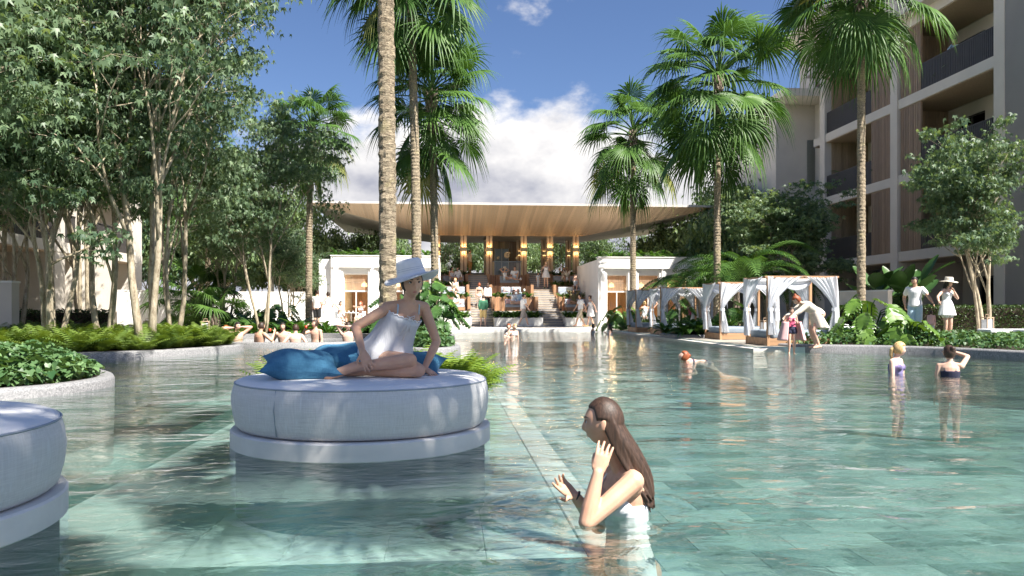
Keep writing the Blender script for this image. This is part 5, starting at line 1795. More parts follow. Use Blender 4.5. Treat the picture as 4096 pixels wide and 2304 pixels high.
def hand(mb, w, d, n, s_=1.0, curl=.35, spread=.10, side=1, thumb=.7, r=.0092):
    """palm and five fingers: w wrist, d finger direction, n palm-back normal"""
    w, d, n = V(w), V(d).normalized(), V(n)
    n = (n - d * n.dot(d)).normalized(); x = d.cross(n) * side      # x points to the thumb side
    mb.loft([[w + d * (t_ * .085 * s_) + (x * math.cos(a) * wd + n * math.sin(a) * th) * s_ for a in np.linspace(0, 6.283, 12, endpoint=False)]
             for t_, wd, th in ((-.1, .024, .019), (.15, .030, .017), (.6, .040, .015), (1.0, .041, .012), (1.05, .036, .009))])
    for k, (o, L) in enumerate(((.030, .072), (.010, .080), (-.011, .074), (-.031, .058))):
        p = w + d * .080 * s_ + x * o * s_
        dd = (d + x * (o * spread * 22)).normalized()
        c = curl * (1 + .12 * k) if not isinstance(curl, (list, tuple)) else curl[k]
        a = 0.0
        for j, f in enumerate((.45, .31, .24)):
            a += c * (.8 if j == 0 else 1.0)
            q = p + (dd * math.cos(a) - n * math.sin(a)) * L * f * s_
            mb.rc(p, q, r * s_ * (1 - .09 * j), r * s_ * (.93 - .09 * j), 7)
            p = q
    p = w + d * .022 * s_ + x * .026 * s_
    q = p + (d * .6 + x * thumb - n * .25).normalized() * .042 * s_
    e = q + (d * .9 + x * thumb * .45 - n * .3).normalized() * .034 * s_
    mb.rc(p, q, .0125 * s_, .0105 * s_, 7); mb.rc(q, e, .0105 * s_, .008 * s_, 7)
def remesh(o, vox, it=4, fac=.5):
    m_ = o.modifiers.new('remesh', 'REMESH'); m_.mode = 'VOXEL'; m_.voxel_size = vox; m_.use_smooth_shade = True
    if it:
        q = o.modifiers.new('smooth', 'SMOOTH'); q.iterations = it; q.factor = fac
    return o
class Fig:
    """joint positions of a 1.70 m figure facing -Y, +X its left"""
    def __init__(s, sex='f', pel=(0, 0, .93), lean=(0, 0, 1), hipyaw=0, shyaw=0, aL=None, aR=None, pL=None, pR=None, fL=None, fR=None, kL=(0, -1, .1), kR=(0, -1, .1),
                 head=(0, 0, 0), curve=.02, toeL=None, toeR=None, hL=None, hR=None, tl=.51, hipdrop=0, neckfwd=.02, sw=None):
        s.sex = sex; s.pel = V(pel); up = V(lean).normalized()
        s.up = up; s.tl = tl
        hs = V((math.cos(hipyaw), math.sin(hipyaw), 0)); sh = V((math.cos(shyaw), math.sin(shyaw), 0))
        s.hs, s.sh = hs, sh
        s.neck = s.pel + up * tl
        bk = sh.cross(up).normalized()      # forward?
        s.fwd = V((sh.y, -sh.x, 0))
        s.ctrl = s.pel.lerp(s.neck, .5) - s.fwd * curve
        sw = sw or (.156 if sex == 'f' else .176)
        c = s.spine(.90)
        s.sL, s.sR = c + sh * sw, c - sh * sw
        s.hipL, s.hipR = s.pel + hs * .085 - V((0, 0, .02)), s.pel - hs * .085 - V((0, 0, .02))
        dL, dR = s.sL + V((.06, -.03, -.52)), s.sR + V((-.06, -.03, -.52))
        s.eL, s.wL = ik(s.sL, aL if aL is not None else dL, .275, .245, pL if pL is not None else (.35, .8, -.1))
        s.eR, s.wR = ik(s.sR, aR if aR is not None else dR, .275, .245, pR if pR is not None else (-.35, .8, -.1))
        s.kL, s.anL = ik(s.hipL, fL if fL is not None else (s.pel.x + .09, s.pel.y, .08), .42, .41, kL)
        s.kR, s.anR = ik(s.hipR, fR if fR is not None else (s.pel.x - .09, s.pel.y, .08), .42, .41, kR)
        s.toeL, s.toeR = V(toeL or (.12, -1, -.05)).normalized(), V(toeR or (-.12, -1, -.05)).normalized()
        s.hL, s.hR = hL, hR
        yaw, pit, rol = (R(a) for a in head)
        Mh = Matrix.Rotation(yaw, 3, 'Z') @ Matrix.Rotation(pit, 3, 'X') @ Matrix.Rotation(rol, 3, 'Y')
        # columns: left, front, up
        s.HM = Matrix((Mh @ V((1, 0, 0)), Mh @ V((0, -1, 0)), Mh @ V((0, 0, 1)))).transposed()
        s.nk = s.neck + s.fwd * neckfwd + up * .045
        s.hc = s.nk + (Mh @ V((0, -.022, .115)))
    def spine(s, t_):
        if t_ < 0: return s.pel + V((0, 0, t_ * s.tl))
        if t_ > 1: return s.neck + s.up * (t_ - 1) * s.tl
        a = s.pel.lerp(s.ctrl, t_); b = s.ctrl.lerp(s.neck, t_)
        return a.lerp(b, t_)
    def ring(s, t_, g=0.0, n=18, kx=1.0, ky=1.0):
        st = TOR[s.sex]
        for (a, rx, ry), (b, qx, qy) in zip(st, st[1:]):
            if t_ <= b: break
        f = max(0, min(1, (t_ - a) / (b - a))); rx = rx + (qx - rx) * f + g; ry = ry + (qy - ry) * f + g
        c = s.spine(t_); tan = (s.spine(t_ + .02) - s.spine(t_ - .02)).normalized()
        side = s.hs.lerp(s.sh, ss(0, .85, t_)); side = (side - tan * side.dot(tan)).normalized(); fr = tan.cross(side)
        return [c + side * math.cos(a_) * rx * kx + fr * math.sin(a_) * ry * ky for a_ in np.linspace(0, 2 * math.pi, n, endpoint=False)]
    def torso(s, mb, t0, t1, g=0.0, flare=0.0):
        ts = [t0] + [a for a, _, _ in TOR[s.sex] if t0 + .01 < a < t1 - .01] + [t1]
        mb.loft([s.ring(t_, g + flare * max(0, 1 - (t_ - t0) / .5)) for t_ in ts])
    def limb(s, mb, pts, rads, n=12):
        for (a, b), (r0, r1) in zip(zip(pts, pts[1:]), zip(rads, rads[1:])):
            mb.rc(a, b, r0, r1, n)
    def arm(s, side):
        return (s.sL, s.eL, s.wL) if side > 0 else (s.sR, s.eR, s.wR)
    def leg(s, side):
        return (s.hipL, s.kL, s.anL) if side > 0 else (s.hipR, s.kR, s.anR)
    def body(s, mb, fine=False, legs=True):
        m_ = s.sex == 'm'
        s.torso(mb, -.17, 1.03)
        mb.rc(s.spine(.97), s.hc - s.HM @ V((0, .02, .05)), .056 if m_ else .047, .053 if m_ else .045)
        for sd in (1, -1):
            a, e, w_ = s.arm(sd)
            mb.rc(s.spine(.985), a + V((0, 0, .012)), .04, .042)
            k = (1.22 if m_ else .96) * getattr(s, 'armk', 1.0)
            s.limb(mb, [a, a.lerp(e, .45), e, e.lerp(w_, .3), w_], [.046 * k, .043 * k, .036 * k, .037 * k, .024 * k])
            h_ = s.hL if sd > 0 else s.hR
            d = (w_ - e).normalized()
            n_ = V((sd, -.2, .1))
            kw = {}
            if h_: d, n_ = V(h_[0]).normalized(), V(h_[1]); kw = h_[2] if len(h_) > 2 else {}
            kw = dict(kw); kw.setdefault('side', sd)
            hand(mb, w_, d, n_, s_=1.0 if not m_ else 1.08, **kw)
            if legs:
                h, k_, an = s.leg(sd)
                q = 1.05 if m_ else 1.0
                s.limb(mb, [h, h.lerp(k_, .4), k_], [.086 * q, .075 * q, .052 * q])
                back = (k_ - h).normalized() + (k_ - an).normalized()
                cf = k_.lerp(an, .3) - V(back) * -.0
                s.limb(mb, [k_, cf, k_.lerp(an, .65), an], [.051 * q, .053 * q, .042 * q, .034 * q])
                t_ = s.toeL if sd > 0 else s.toeR
                heel = an - t_ * .035 + (an - k_).normalized() * .03
                ball = an + t_ * .115 + (an - k_).normalized() * .045
                mb.rc(an, heel, .034, .033); mb.rc(heel, ball, .034, .033); mb.rc(an, ball, .034, .033)
                mb.rc(ball, ball + t_ * .06, .031, .022)
        if not m_:
            for sd in (1, -1):
                c = s.spine(.72) + s.sh * sd * .062
                f_ = s.ring(.72); ctr = s.spine(.72)
                fw = s.fwd
                mb.ell(c + fw * .075, (.056, .052, .055))
        for sd in (1, -1):
            mb.ell(s.spine(.0) + s.hs * sd * .07 - s.fwd * .06, (.075, .07, .085))
        nu, nv = (72, 56) if fine else (26, 20)
        head_mesh(mb, s.hc, s.HM, 1.0, nu, nv)
        for sd in (1, -1):
            mb.ell(s.hc + s.HM @ V((sd * .073, -.012, -.008)), (.009, .017, .03), s.HM @ Matrix.Rotation(R(12 * sd), 3, 'Z'), 10, 8)
def wear(s, spec, vox, parent):
    kind, m_ = spec[0], spec[1]
    mb = MB(); g = .013
    it = 3
    def sleeves(f, gg=.007):
        for sd in (1, -1):
            a, e, w_ = s.arm(sd); k = 1.22 if s.sex == 'm' else .98
            if f <= 1: s.limb(mb, [a, a.lerp(e, f)], [.052 * k + gg, (.052 - .010 * f) * k + gg + .006])
            else: s.limb(mb, [a, e, e.lerp(w_, f - 1)], [.052 * k + gg, .040 * k + gg, .03 * k + gg])
            mb.rc(s.spine(.97), a, .044 + gg * .6, .045 + gg * .6)
    def legs_(f, gg=.016, fl=.0):
        for sd in (1, -1):
            h, k_, an = s.leg(sd)
            if f <= 1: s.limb(mb, [h, h.lerp(k_, f)], [.088 + gg, .088 - .030 * f + gg + fl])
            else: s.limb(mb, [h, k_, k_.lerp(an, f - 1)], [.088 + gg, .056 + gg, .045 + gg + fl])
    def straps(t0=.78):
        for sd in (1, -1):
            for fr in (1, -1):
                a = s.spine(t0) + s.sh * sd * .075 + s.fwd * (.085 * fr)
                b = s.spine(.955) + s.sh * sd * .082 + s.fwd * .0 + V((0, 0, .016))
                mb.tube([a, a.lerp(b, .5) + s.fwd * (.022 * fr) + V((0, 0, .006)), b], .0085, 6)
    def bust():
        if s.sex == 'f':
            for sd in (1, -1):
                mb.ell(s.spine(.72) + s.sh * sd * .062 + s.fwd * .077, (.062, .058, .06))
    name = kind
    if kind == 'tee': s.torso(mb, spec[2] if len(spec) > 2 else -.05, .965, g + .004, .01); sleeves(.55); bust()
    elif kind == 'shirt': s.torso(mb, -.06, .965, g + .004, .015); sleeves(1.85); bust()
    elif kind == 'tank': s.torso(mb, -.02, .80, g); straps(); bust()
    elif kind == 'bikini_top': s.torso(mb, .62, .73, g * .6); straps(.73); bust()
    elif kind == 'swimsuit': s.torso(mb, -.15, .76, .007); straps(.74); bust()
    elif kind == 'shorts': s.torso(mb, -.14, .20, g); legs_(spec[2] if len(spec) > 2 else .6, .018, .012)
    elif kind == 'briefs': s.torso(mb, -.16, .10, .009)
    elif kind == 'trousers': s.torso(mb, -.14, .22, g * .7); legs_(1.95, .008)
    elif kind in ('dress', 'skirt', 'romper', 'robe'):
        L = spec[2]
        if kind in ('dress', 'romper'): s.torso(mb, .1, .80, g); straps(); bust()
        if kind == 'robe': s.torso(mb, .0, .965, .035); sleeves(1.9, .028); bust()
        t0 = .36
        rings = []
        down = (V((0, 0, -1)) if len(spec) < 4 else V(spec[3])).normalized()
        a = s.spine(t0); n_ = 6
        r0 = s.ring(t0, g)
        for i in range(n_ + 1):
            f = i / n_
            c = s.spine(t0 * (1 - f)) if f < .5 else s.spine(t0 * .5)
            cen = a.lerp(s.pel + down * L, f)
            rx = .13 + g + (.055 + (.05 + .12 * L)) * f ** .8; ry = .10 + g + (.03 + .16 * L) * f ** .8
            rings.append([cen + s.hs * math.cos(b) * rx * (1 + .05 * f * math.sin(7 * b)) + s.fwd * -1 * math.sin(b) * ry * (1 + .05 * f * math.sin(6 * b)) for b in np.linspace(0, 2 * math.pi, 28, endpoint=False)])
        mb.loft(rings)
    elif kind == 'shoes':
        for sd in (1, -1):
            h, k_, an = s.leg(sd); t_ = s.toeL if sd > 0 else s.toeR
            dn = (an - k_).normalized()
            mb.rc(an - t_ * .04 + dn * .035, an + t_ * .13 + dn * .048, .042, .04)
            mb.rc(an + t_ * .13 + dn * .048, an + t_ * .19 + dn * .048, .04, .03)
        name = 'shoes'
    o = mb.build(name, m_, parent, True)
    remesh(o, max(vox, .008) if kind not in ('bikini_top', 'swimsuit') else min(vox, .009), it)
    return o
def hair(s, style, m_, parent, vox):
    mb = MB()
    th = .019
    H = lambda l, f, u: s.hc + s.HM @ V((l, f, u))
    head_mesh(mb, s.hc, s.HM, 1.0, 26, 22, hairoff(th if style != 'short' else .017, .3, -.30 if style == 'short' else -.55))
    if style == 'bun':
        mb.ell(H(0, -.085, .075), (.042, .042, .04)); mb.ell(H(0, -.075, .045), (.05, .045, .05))
    elif style == 'topbun':
        mb.ell(H(0, -.045, .125), (.038, .038, .036))
    elif style == 'pony':
        p = [H(0, -.085, .02), H(0, -.125, -.02), H(0, -.125, -.11), H(0, -.10, -.20)]
        for a, b, r0, r1 in zip(p, p[1:], (.03, .034, .03), (.034, .03, .014)): mb.rc(a, b, r0, r1, 8)
    elif style == 'long':
        for l, w_ in ((-.05, .034), (-.02, .04), (.02, .04), (.05, .034)):
            p = [H(l, -.05, .03), H(l * 1.05, -.085, -.06), H(l * 1.1, -.10, -.16), H(l * .9, -.105, -.27)]
            for a, b, r0, r1 in zip(p, p[1:], (w_, w_, w_ * .9), (w_, w_ * .9, w_ * .45)): mb.rc(a, b, r0, r1, 8)
        for sd in (1, -1):
            p = [H(sd * .062, -.01, .03), H(sd * .076, -.02, -.05), H(sd * .075, -.035, -.16)]
            for a, b in zip(p, p[1:]): mb.rc(a, b, .022, .018, 8)
    elif style == 'bob':
        for sd in (1, -1):
            p = [H(sd * .06, -.03, .02), H(sd * .07, -.03, -.06)]
            mb.rc(p[0], p[1], .03, .022, 8)
        mb.rc(H(0, -.06, 0), H(0, -.07, -.07), .06, .045)
    o = mb.build('hair', m_, parent, True)
    remesh(o, max(.0055, min(.008, vox * .6)), 1)
    return o
def sunhat(s, m_, parent, r=.2, h=.10, wav=.02, band=None, tilt=0):
    Mx = s.HM
    c = s.hc + Mx @ V((0, -.008, .045))
    mb = MB()
    n_ = 48
    prof = [(r, -.012), (r * .8, .0), (.105, .012), (.098, .03), (.092, .03 + h * .8), (.082, .03 + h), (.05, .03 + h * 1.02), (.005, .03 + h)]
    rings = []
    for i, (q, z) in enumerate(prof):
        ring = []
        for j in range(n_):
            a = 2 * math.pi * j / n_
            zz = z + (wav * math.sin(2 * a + .8) + wav * .4 * math.sin(3 * a)) * max(0, (q - .105) / (r - .105))
            k = 1.12
            ring.append(c + Mx @ V((q * math.cos(a), q * math.sin(a) * k, zz)))
        rings.append(ring)
    mb.loft(rings, False)
    o = mb.build('hat', m_, parent, True)
    sl_ = o.modifiers.new('thick', 'SOLIDIFY'); sl_.thickness = .006
    if band:
        b_ = MB().loft([[c + Mx @ V((q * math.cos(a), q * math.sin(a) * 1.12, z)) for a in np.linspace(0, 6.283, n_, endpoint=False)] for q, z in ((.1045, .018), (.1015, .03), (.0995, .05))], False)
        q = b_.build('hat_band', band, parent, True); q.parent = o
    return o
def face(s, parent, brow='brow'):
    """eyes, brows and lips of a face large enough to show them"""
    for sd in (1, -1):
        x = sd * .031
        d = V((x / .074, 0, .006 / .114)); d.y = math.sqrt(max(0, 1 - d.x ** 2 - d.z ** 2))
        p = head_point(*d)
        e = MB().ell(s.hc + s.HM @ (p + V((0, -.0015, 0))), (.0155, .006, .0068), s.HM, 16, 10).build('eye', 'eye_white', parent, True)
        i = MB().ell(s.hc + s.HM @ (p + V((.001, .0035, .0005))), (.0068, .0028, .0066), s.HM, 12, 8).build('iris', 'iris', parent, True); i.parent = e
        lid = []
        for k in range(9):
            f = k / 8 * 2 - 1
            lid.append(s.hc + s.HM @ (p + V((f * .0165, .003 - .004 * f * f, .0072 - .0065 * f * f))))
        l_ = MB().tube(lid, [.0012, .002, .0024, .0026, .0026, .0026, .0026, .0024, .0018], 6).build('eyelashes', brow, parent, True); l_.parent = e
        b = []
        for k in range(7):
            xx = sd * (.014 + .038 * k / 6); zz = .026 + .007 * math.sin(k / 6 * 2.4) - .003 * k / 6
            d = V((xx / .074, 0, zz / .114)); d.y = math.sqrt(max(0, 1 - d.x ** 2 - d.z ** 2))
            b.append(s.hc + s.HM @ (head_point(*d) + V((0, -.0005, 0))))
        MB().tube(b, [.0028, .0038, .004, .0036, .003, .0022, .001], 6).build('eyebrow', brow, parent, True)
    lp = MB()
    for z0, hh in ((-.0585, .0042), (-.0675, .0052)):
        pts, rr = [], []
        for k in range(9):
            f = k / 8 * 2 - 1
            xx = f * .0225
            zz = z0 * (1 - f * f * .0) + (-.0045 if z0 > -.06 else .0045) * f * f
            d = V((xx / .06, 0, zz / .114)); d.y = math.sqrt(max(0, 1 - d.x ** 2 - d.z ** 2))
            q = head_point(*d); q.x = xx
            pts.append(s.hc + s.HM @ (q + V((0, -.0045, 0)))); rr.append(hh * (1 - .8 * f * f) + .0006)
        lp.tube(pts, rr, 8)
    lp.build('lips', 'lips', parent, True)
COUNT = [0]
def person(label, loc, rot=0, H=1.70, skin='skin_mid', hs=('short', 'hair_black'), clothes=(), vox=.015, group=None, hat=None, feats=False, legs=True, fine=False, it=4, **pose):
    s = Fig(**pose)
    t_ = thing('person', label, 'person', loc, rot, group, H / 1.70)
    mb = MB(); s.body(mb, fine, legs)
    o = mb.build('body', skin, t_, True); remesh(o, vox, it)
    if hs: hair(s, hs[0], hs[1], t_, vox)
    for c in clothes: wear(s, c, vox, t_)
    if hat: sunhat(s, hat[0], t_, *hat[1:])
    if feats: face(s, t_)
    return s, t_
def standing(X, d, z): return at(X, d, z)
YAWD = -4.75
# ---- poses
WALKP = dict(fL=(.07, -.30, .08), fR=(-.07, .26, .13), aL=(.25, .20, .90), aR=(-.25, -.24, .92), kR=(0, -1, .3))
def walk(k=1.0, **o):
    p = {a: b for a, b in WALKP.items()}; p.update(o); return p
def sit(h=.47, **o):
    p = dict(pel=(0, 0, h + .10), fL=(.11, -.46, .08), fR=(-.11, -.44, .08), kL=(0, -.6, 1), kR=(0, -.6, 1), aL=(.16, -.36, h + .17), aR=(-.16, -.36, h + .17)); p.update(o); return p
def crossed(h=.0, **o):
    p = dict(pel=(0, 0, h + .10), fL=(-.10, -.30, h + .06), fR=(.12, -.34, h + .06), kL=(1, -.6, .4), kR=(-1, -.6, .4), aL=(.2, -.28, h + .22), aR=(-.2, -.28, h + .22), toeL=(-1, -.3, 0), toeR=(1, -.3, 0)); p.update(o); return p
def wade(**o):
    p = dict(kL=(0, -1, .1), kR=(0, -1, .1)); p.update(o); return p
B = 'skin_fair'
# ---- guests by the stairs
person('man in green shirt and khaki shorts at the foot of the stairs', at(1933, 44.0, .12), R(180 - 5), 1.76, 'skin_fair', ('short', 'hair_brown'), [('shirt', 'c_green'), ('shorts', 'c_khaki', .85)], sex='m', aL=(.2, -.05, .92), aR=(-.2, -.05, .92), fL=(.14, 0, .08), fR=(-.12, .06, .08))
person('woman with bun in white trousers climbing the stairs', at(1917, 46.8, .98), R(178), 1.68, 'skin_fair', ('topbun', 'hair_red'), [('bikini_top', 'c_black'), ('trousers', 'c_white')], fL=(.08, -.2, .20), kL=(0, -1, .4))
person('woman with long hair, white blouse and black leggings climbing the stairs', at(1951, 46.8, .98), R(186), 1.68, 'skin_fair', ('long', 'hair_brown'), [('shirt', 'c_white'), ('trousers', 'c_black')], fR=(-.08, -.18, .2), kR=(0, -1, .4))
person('man in white tee and grey shorts walking past the center planter', at(2092, 42.6, .12), R(100), 1.80, 'skin_fair', ('short', 'hair_black'), [('tee', 'c_white'), ('shorts', 'c_grey', .95), ('shoes', 'c_white')], sex='m', **walk(aL=(.2, -.1, .92)))
person('man in white polo and beige shorts walking with a woman', at(2322, 42.6, .12), R(-78), 1.78, 'skin_mid', ('short', 'hair_dark'), [('tee', 'c_white'), ('shorts', 'c_beige', .95)], sex='m', **walk())
person('woman in short white dress walking beside the man in polo', at(2362, 42.9, .12), R(-72), 1.72, 'skin_fair', ('bun', 'hair_brown'), [('dress', 'c_white', .36), ('shoes', 'c_khaki')], **walk(fL=(.06, -.22, .08), fR=(-.06, .24, .1)))
person('woman in white romper with long hair standing on the stairs', at(2184, 50.4, 2.46), R(0), 1.72, 'skin_fair', ('long', 'hair_blond'), [('dress', 'c_white', .25), ('shoes', 'c_black')], aR=(-.3, -.12, 1.0), aL=(.16, -.2, 1.15))
person('small boy in grey shirt standing on the stairs', at(2152, 50.4, 2.46), R(30), 1.0, 'skin_mid', ('short', 'hair_black'), [('tee', 'c_ltgrey'), ('trousers', 'c_ltgrey')], sex='m')
person('man in orange shorts leaning by a pavilion column', at(1878, 53.0, 3.40), R(60), 1.74, 'skin_tan', ('short', 'hair_dark'), [('tee', 'c_beige'), ('shorts', 'c_orange', .8)], sex='m')
# tiers
TL = {0: (46.0, 1.38), 1: (48.4, 2.18), 2: (50.6, 2.98)}
person('seated woman in white blouse cuddling on the lowest tier', at(2055, 46.3, 1.38), R(10), 1.66, 'skin_fair', ('long', 'hair_dark'), [('shirt', 'c_white'), ('shorts', 'c_ltgrey', .4)], head=(25, 0, 0), **crossed(aR=(-.25, -.1, .72), pR=(-1, -.2, .3)))
person('seated man in pale blue shirt cuddling on the lowest tier', at(2073, 46.4, 1.38), R(-10), 1.74, 'skin_mid', ('short', 'hair_dark'), [('shirt', 'c_lightblue'), ('shorts', 'c_ltgrey', .8)], sex='m', head=(-30, 0, 0), **crossed())
person('woman in white top sitting on the lowest tier near the split-leaf shrub', at(1823, 46.3, 1.38), R(-15), 1.66, 'skin_fair', ('pony', 'hair_dark'), [('tank', 'c_white'), ('shorts', 'c_white', .4)], head=(15, 0, 0), **crossed(aR=(-.34, .1, .04)))
person('man in olive shirt with hands behind his head on the lowest tier', at(2296, 46.5, 1.38), R(5), 1.76, 'skin_tan', ('short', 'hair_black'), [('shirt', 'c_olive'), ('shorts', 'c_olive', .8)], sex='m', lean=(0, .25, 1), **crossed(aL=(.10, .16, .74), aR=(-.10, .16, .74), pL=(1, -.2, .3), pR=(-1, -.2, .3)))
person('guest with hat brim reclining on the middle tier sofa', at(1826, 48.6, 2.2), R(-35), 1.7, 'skin_fair', ('bob', 'hair_blond'), [('bikini_top', 'c_white'), ('briefs', 'c_white')], lean=(-.3, .25, 1), pel=(0, 0, .1), fL=(.25, -.72, .1), fR=(.1, -.74, .1), kL=(0, 0, 1), kR=(0, 0, 1))
person('dark-haired woman typing beside the laptop on the middle tier', at(2303, 48.5, 2.2), R(-15), 1.7, 'skin_fair', ('topbun', 'hair_black'), [('tank', 'c_ltgrey'), ('shorts', 'c_black', .45)], **sit(.16, pel=(0, 0, .25), fL=(.1, -.34, -.06), fR=(-.1, -.2, -.02), kL=(0, -.8, 1), kR=(0, -.8, 1), aR=(-.05, -.16, .84), aL=(.1, -.3, .42)))
person('woman in pale top chatting on the shaded top tier sofa', at(1806, 51.0, 2.98), R(40), 1.68, 'skin_mid', ('pony', 'hair_black'), [('tank', 'c_white'), ('shorts', 'c_white', .5)], head=(20, 0, 0), **crossed())
person('woman in white shirt chatting on the shaded top tier sofa', at(1831, 51.0, 2.98), R(0), 1.68, 'skin_mid', ('bob', 'hair_black'), [('shirt', 'c_white'), ('shorts', 'c_grey', .5)], head=(-20, 0, 0), **crossed())
person('woman in sun hat stretching her arms on the top tier daybed', at(2023, 50.7, 2.98), R(35), 1.66, 'skin_mid', ('bob', 'hair_dark'), [('tank', 'c_white'), ('shorts', 'c_lightblue', .5)], hat=('c_beige', .17, .08), lean=(-.15, .1, 1), **crossed(aL=(.12, .12, .80), aR=(-.2, .10, .80), pL=(1, 0, .5), pR=(-1, 0, .5)))
person('man in white tee sitting with knees up on the top tier daybed', at(2059, 50.7, 2.98), R(-10), 1.74, 'skin_mid', ('short', 'hair_black'), [('tee', 'c_white'), ('shorts', 'c_lightblue', .8)], sex='m', **crossed(fL=(.14, -.38, .08), kL=(.3, -.3, 1), aL=(.12, -.34, .36)))
person('woman holding a phone up for a selfie on the top tier', at(2255, 51.0, 2.98), R(10), 1.68, 'skin_tan', ('long', 'hair_brown'), [('tank', 'c_beige'), ('shorts', 'c_beige', .5)], **sit(.0, pel=(0, 0, .1), fL=(.1, -.55, -.2), fR=(-.1, -.5, -.2), aR=(-.22, -.15, .92), pR=(-1, 0, 0)))
person('friend leaning in for the selfie on the top tier', at(2268, 51.1, 2.98), R(-5), 1.68, 'skin_tan', ('long', 'hair_blond'), [('tank', 'c_beige'), ('shorts', 'c_beige', .5)], **sit(.0, pel=(0, 0, .1), fL=(.1, -.55, -.2), fR=(-.1, -.5, -.2)))
# cafe terrace
person('man in white tee and black shorts standing on the terrace, seen from behind', at(1268, 37.2, .17), R(165), 1.80, 'skin_fair', ('short', 'hair_brown'), [('tee', 'c_white'), ('shorts', 'c_black', .85)], sex='m', head=(-30, 0, 0))
person('woman in long white dress standing beside the man in black shorts', at(1312, 37.2, .17), R(185), 1.72, 'skin_fair', ('bun', 'hair_dark'), [('dress', 'c_white', .82)], aL=(.16, -.15, 1.12), aR=(-.2, -.1, 1.05))
person('woman in dark cap and bikini sitting at the cafe table', at(1362, 40.0, .17), R(35), 1.68, 'skin_fair', ('bun', 'hair_black'), [('bikini_top', 'c_white'), ('shorts', 'c_white', .45)], **sit(.46, aR=(-.12, .05, 1.18), pR=(-1, -.3, .3)))
person('red-haired woman in white sitting at the cafe table', at(1444, 40.0, .17), R(-25), 1.68, 'skin_fair', ('long', 'hair_red'), [('bikini_top', 'c_white'), ('skirt', 'c_white', .15)], **sit(.46, aL=(.1, -.2, 1.05), aR=(-.1, -.2, 1.05)))
person('woman in white sitting behind the third cabana', at(2578, 38.0, .12), R(180), 1.66, 'skin_fair', ('bun', 'hair_blond'), [('tank', 'c_white'), ('shorts', 'c_white', .6)], **sit(.5))
person('woman in bikini with one arm raised behind the third cabana', at(2602, 38.2, .12), R(170), 1.66, 'skin_mid', ('bun', 'hair_dark'), [('bikini_top', 'c_white'), ('shorts', 'c_white', .5)], **sit(.5, aR=(-.16, -.05, 1.42), pR=(-1, 0, 0)))
person('blond woman with dotted top seated by the cabana wing doors', at(2757, 38.8, .12), R(10), 1.66, 'skin_fair', ('long', 'hair_blond'), [('tank', 'c_pink'), ('shorts', 'c_white', .6)], **sit(.5))
# far swimmers
def swimmer(label, X, d, zt, rot, **k):
    """zt: height of the crown of the head above the water"""
    H_ = k.get('H', 1.68)
    k.setdefault('feats', True)
    return person(label, at(X, d, zt - H_ + .03), rot, **k)
swimmer('fair woman hugging her friend in the water by the stone deck', 2036, 30.5, .46, R(-35), H=1.66, skin='skin_light', hs=('pony', 'hair_red'), clothes=[('bikini_top', 'c_white')], aL=(.1, -.34, 1.22), aR=(-.02, -.36, 1.16), head=(20, 0, 0))
swimmer('smiling woman being hugged in the water by the stone deck', 2056, 30.4, .45, R(20), H=1.66, skin='skin_light', hs=('pony', 'hair_blond'), clothes=[('bikini_top', 'c_white')], aR=(-.2, -.2, 1.2), head=(0, 0, 8))
swimmer('girl with top bun and white swimsuit in the water by the stone deck', 2371, 34.2, .38, R(60), H=1.35, skin='skin_fair', hs=('topbun', 'hair_black'), clothes=[('swimsuit', 'c_white')])
swimmer('dark-haired woman in dotted white swimsuit in the water by the stone deck', 2442, 33.8, .38, R(-120), H=1.62, skin='skin_fair', hs=('long', 'hair_black'), clothes=[('swimsuit', 'c_white')], aR=(-.28, -.3, 1.3), pR=(-.6, .2, -1))
# hot tub: men sitting in the water
def tubber(label, X, d, rot, zt=.62, **k):
    return swimmer(label, X, d, zt, rot, sex='m', H=1.76, feats=True, **k)
tubber('laughing man with both arms raised to his head in the hot tub', 948, 22.75, R(25), .63, skin='skin_fair', hs=('short', 'hair_black'), clothes=[('briefs', 'c_navy')], aL=(.13, -.02, 1.58), aR=(-.15, .0, 1.56), pL=(1, -.2, .1), pR=(-1, -.2, .1), head=(25, 0, 0), vox=.012)
tubber('man with wet dark hair and back turned, holding a red drink in the hot tub', 1042, 22.9, R(140), .62, skin='skin_mid', hs=('short', 'hair_dark'), clothes=[('briefs', 'c_navy')], aR=(-.32, -.22, 1.42), pR=(-.4, .2, -1), vox=.012)
tubber('bare-chested man facing out with a smile in the hot tub', 1134, 24.0, R(0), .60, skin='skin_fair', hs=('short', 'hair_black'), clothes=[('briefs', 'c_navy')], lean=(0, -.12, 1), aL=(.32, -.12, 1.0), aR=(-.32, -.12, 1.0), vox=.012)
tubber('man with cropped hair and his bare back turned in the hot tub', 1182, 22.9, R(182), .56, skin='skin_light', hs=('short', 'hair_brown'), clothes=[('briefs', 'c_navy')], aL=(.34, -.1, 1.02), aR=(-.34, -.1, 1.02), vox=.012)
tubber('bearded man with blue scarf and red drink in the hot tub', 1262, 23.9, R(-30), .68, skin='skin_fair', hs=('short', 'hair_brown'), clothes=[('briefs', 'c_navy')], aR=(-.10, -.30, 1.50), pR=(-.8, -.1, -1), head=(-25, -8, 0), vox=.012)
tubber('man seen from behind with hands clasped at his head in the hot tub', 1392, 23.2, R(175), .62, skin='skin_light', hs=('short', 'hair_dark'), clothes=[('briefs', 'c_navy')], aL=(.07, .10, 1.60), aR=(-.07, .10, 1.60), pL=(1, -.3, .1), pR=(-1, -.3, .1), vox=.012)
tubber('red-haired bather half hidden by ferns in the hot tub', 900, 23.6, R(150), .52, skin='skin_tan', hs=('short', 'hair_red'), clothes=[('briefs', 'c_navy')], vox=.014)
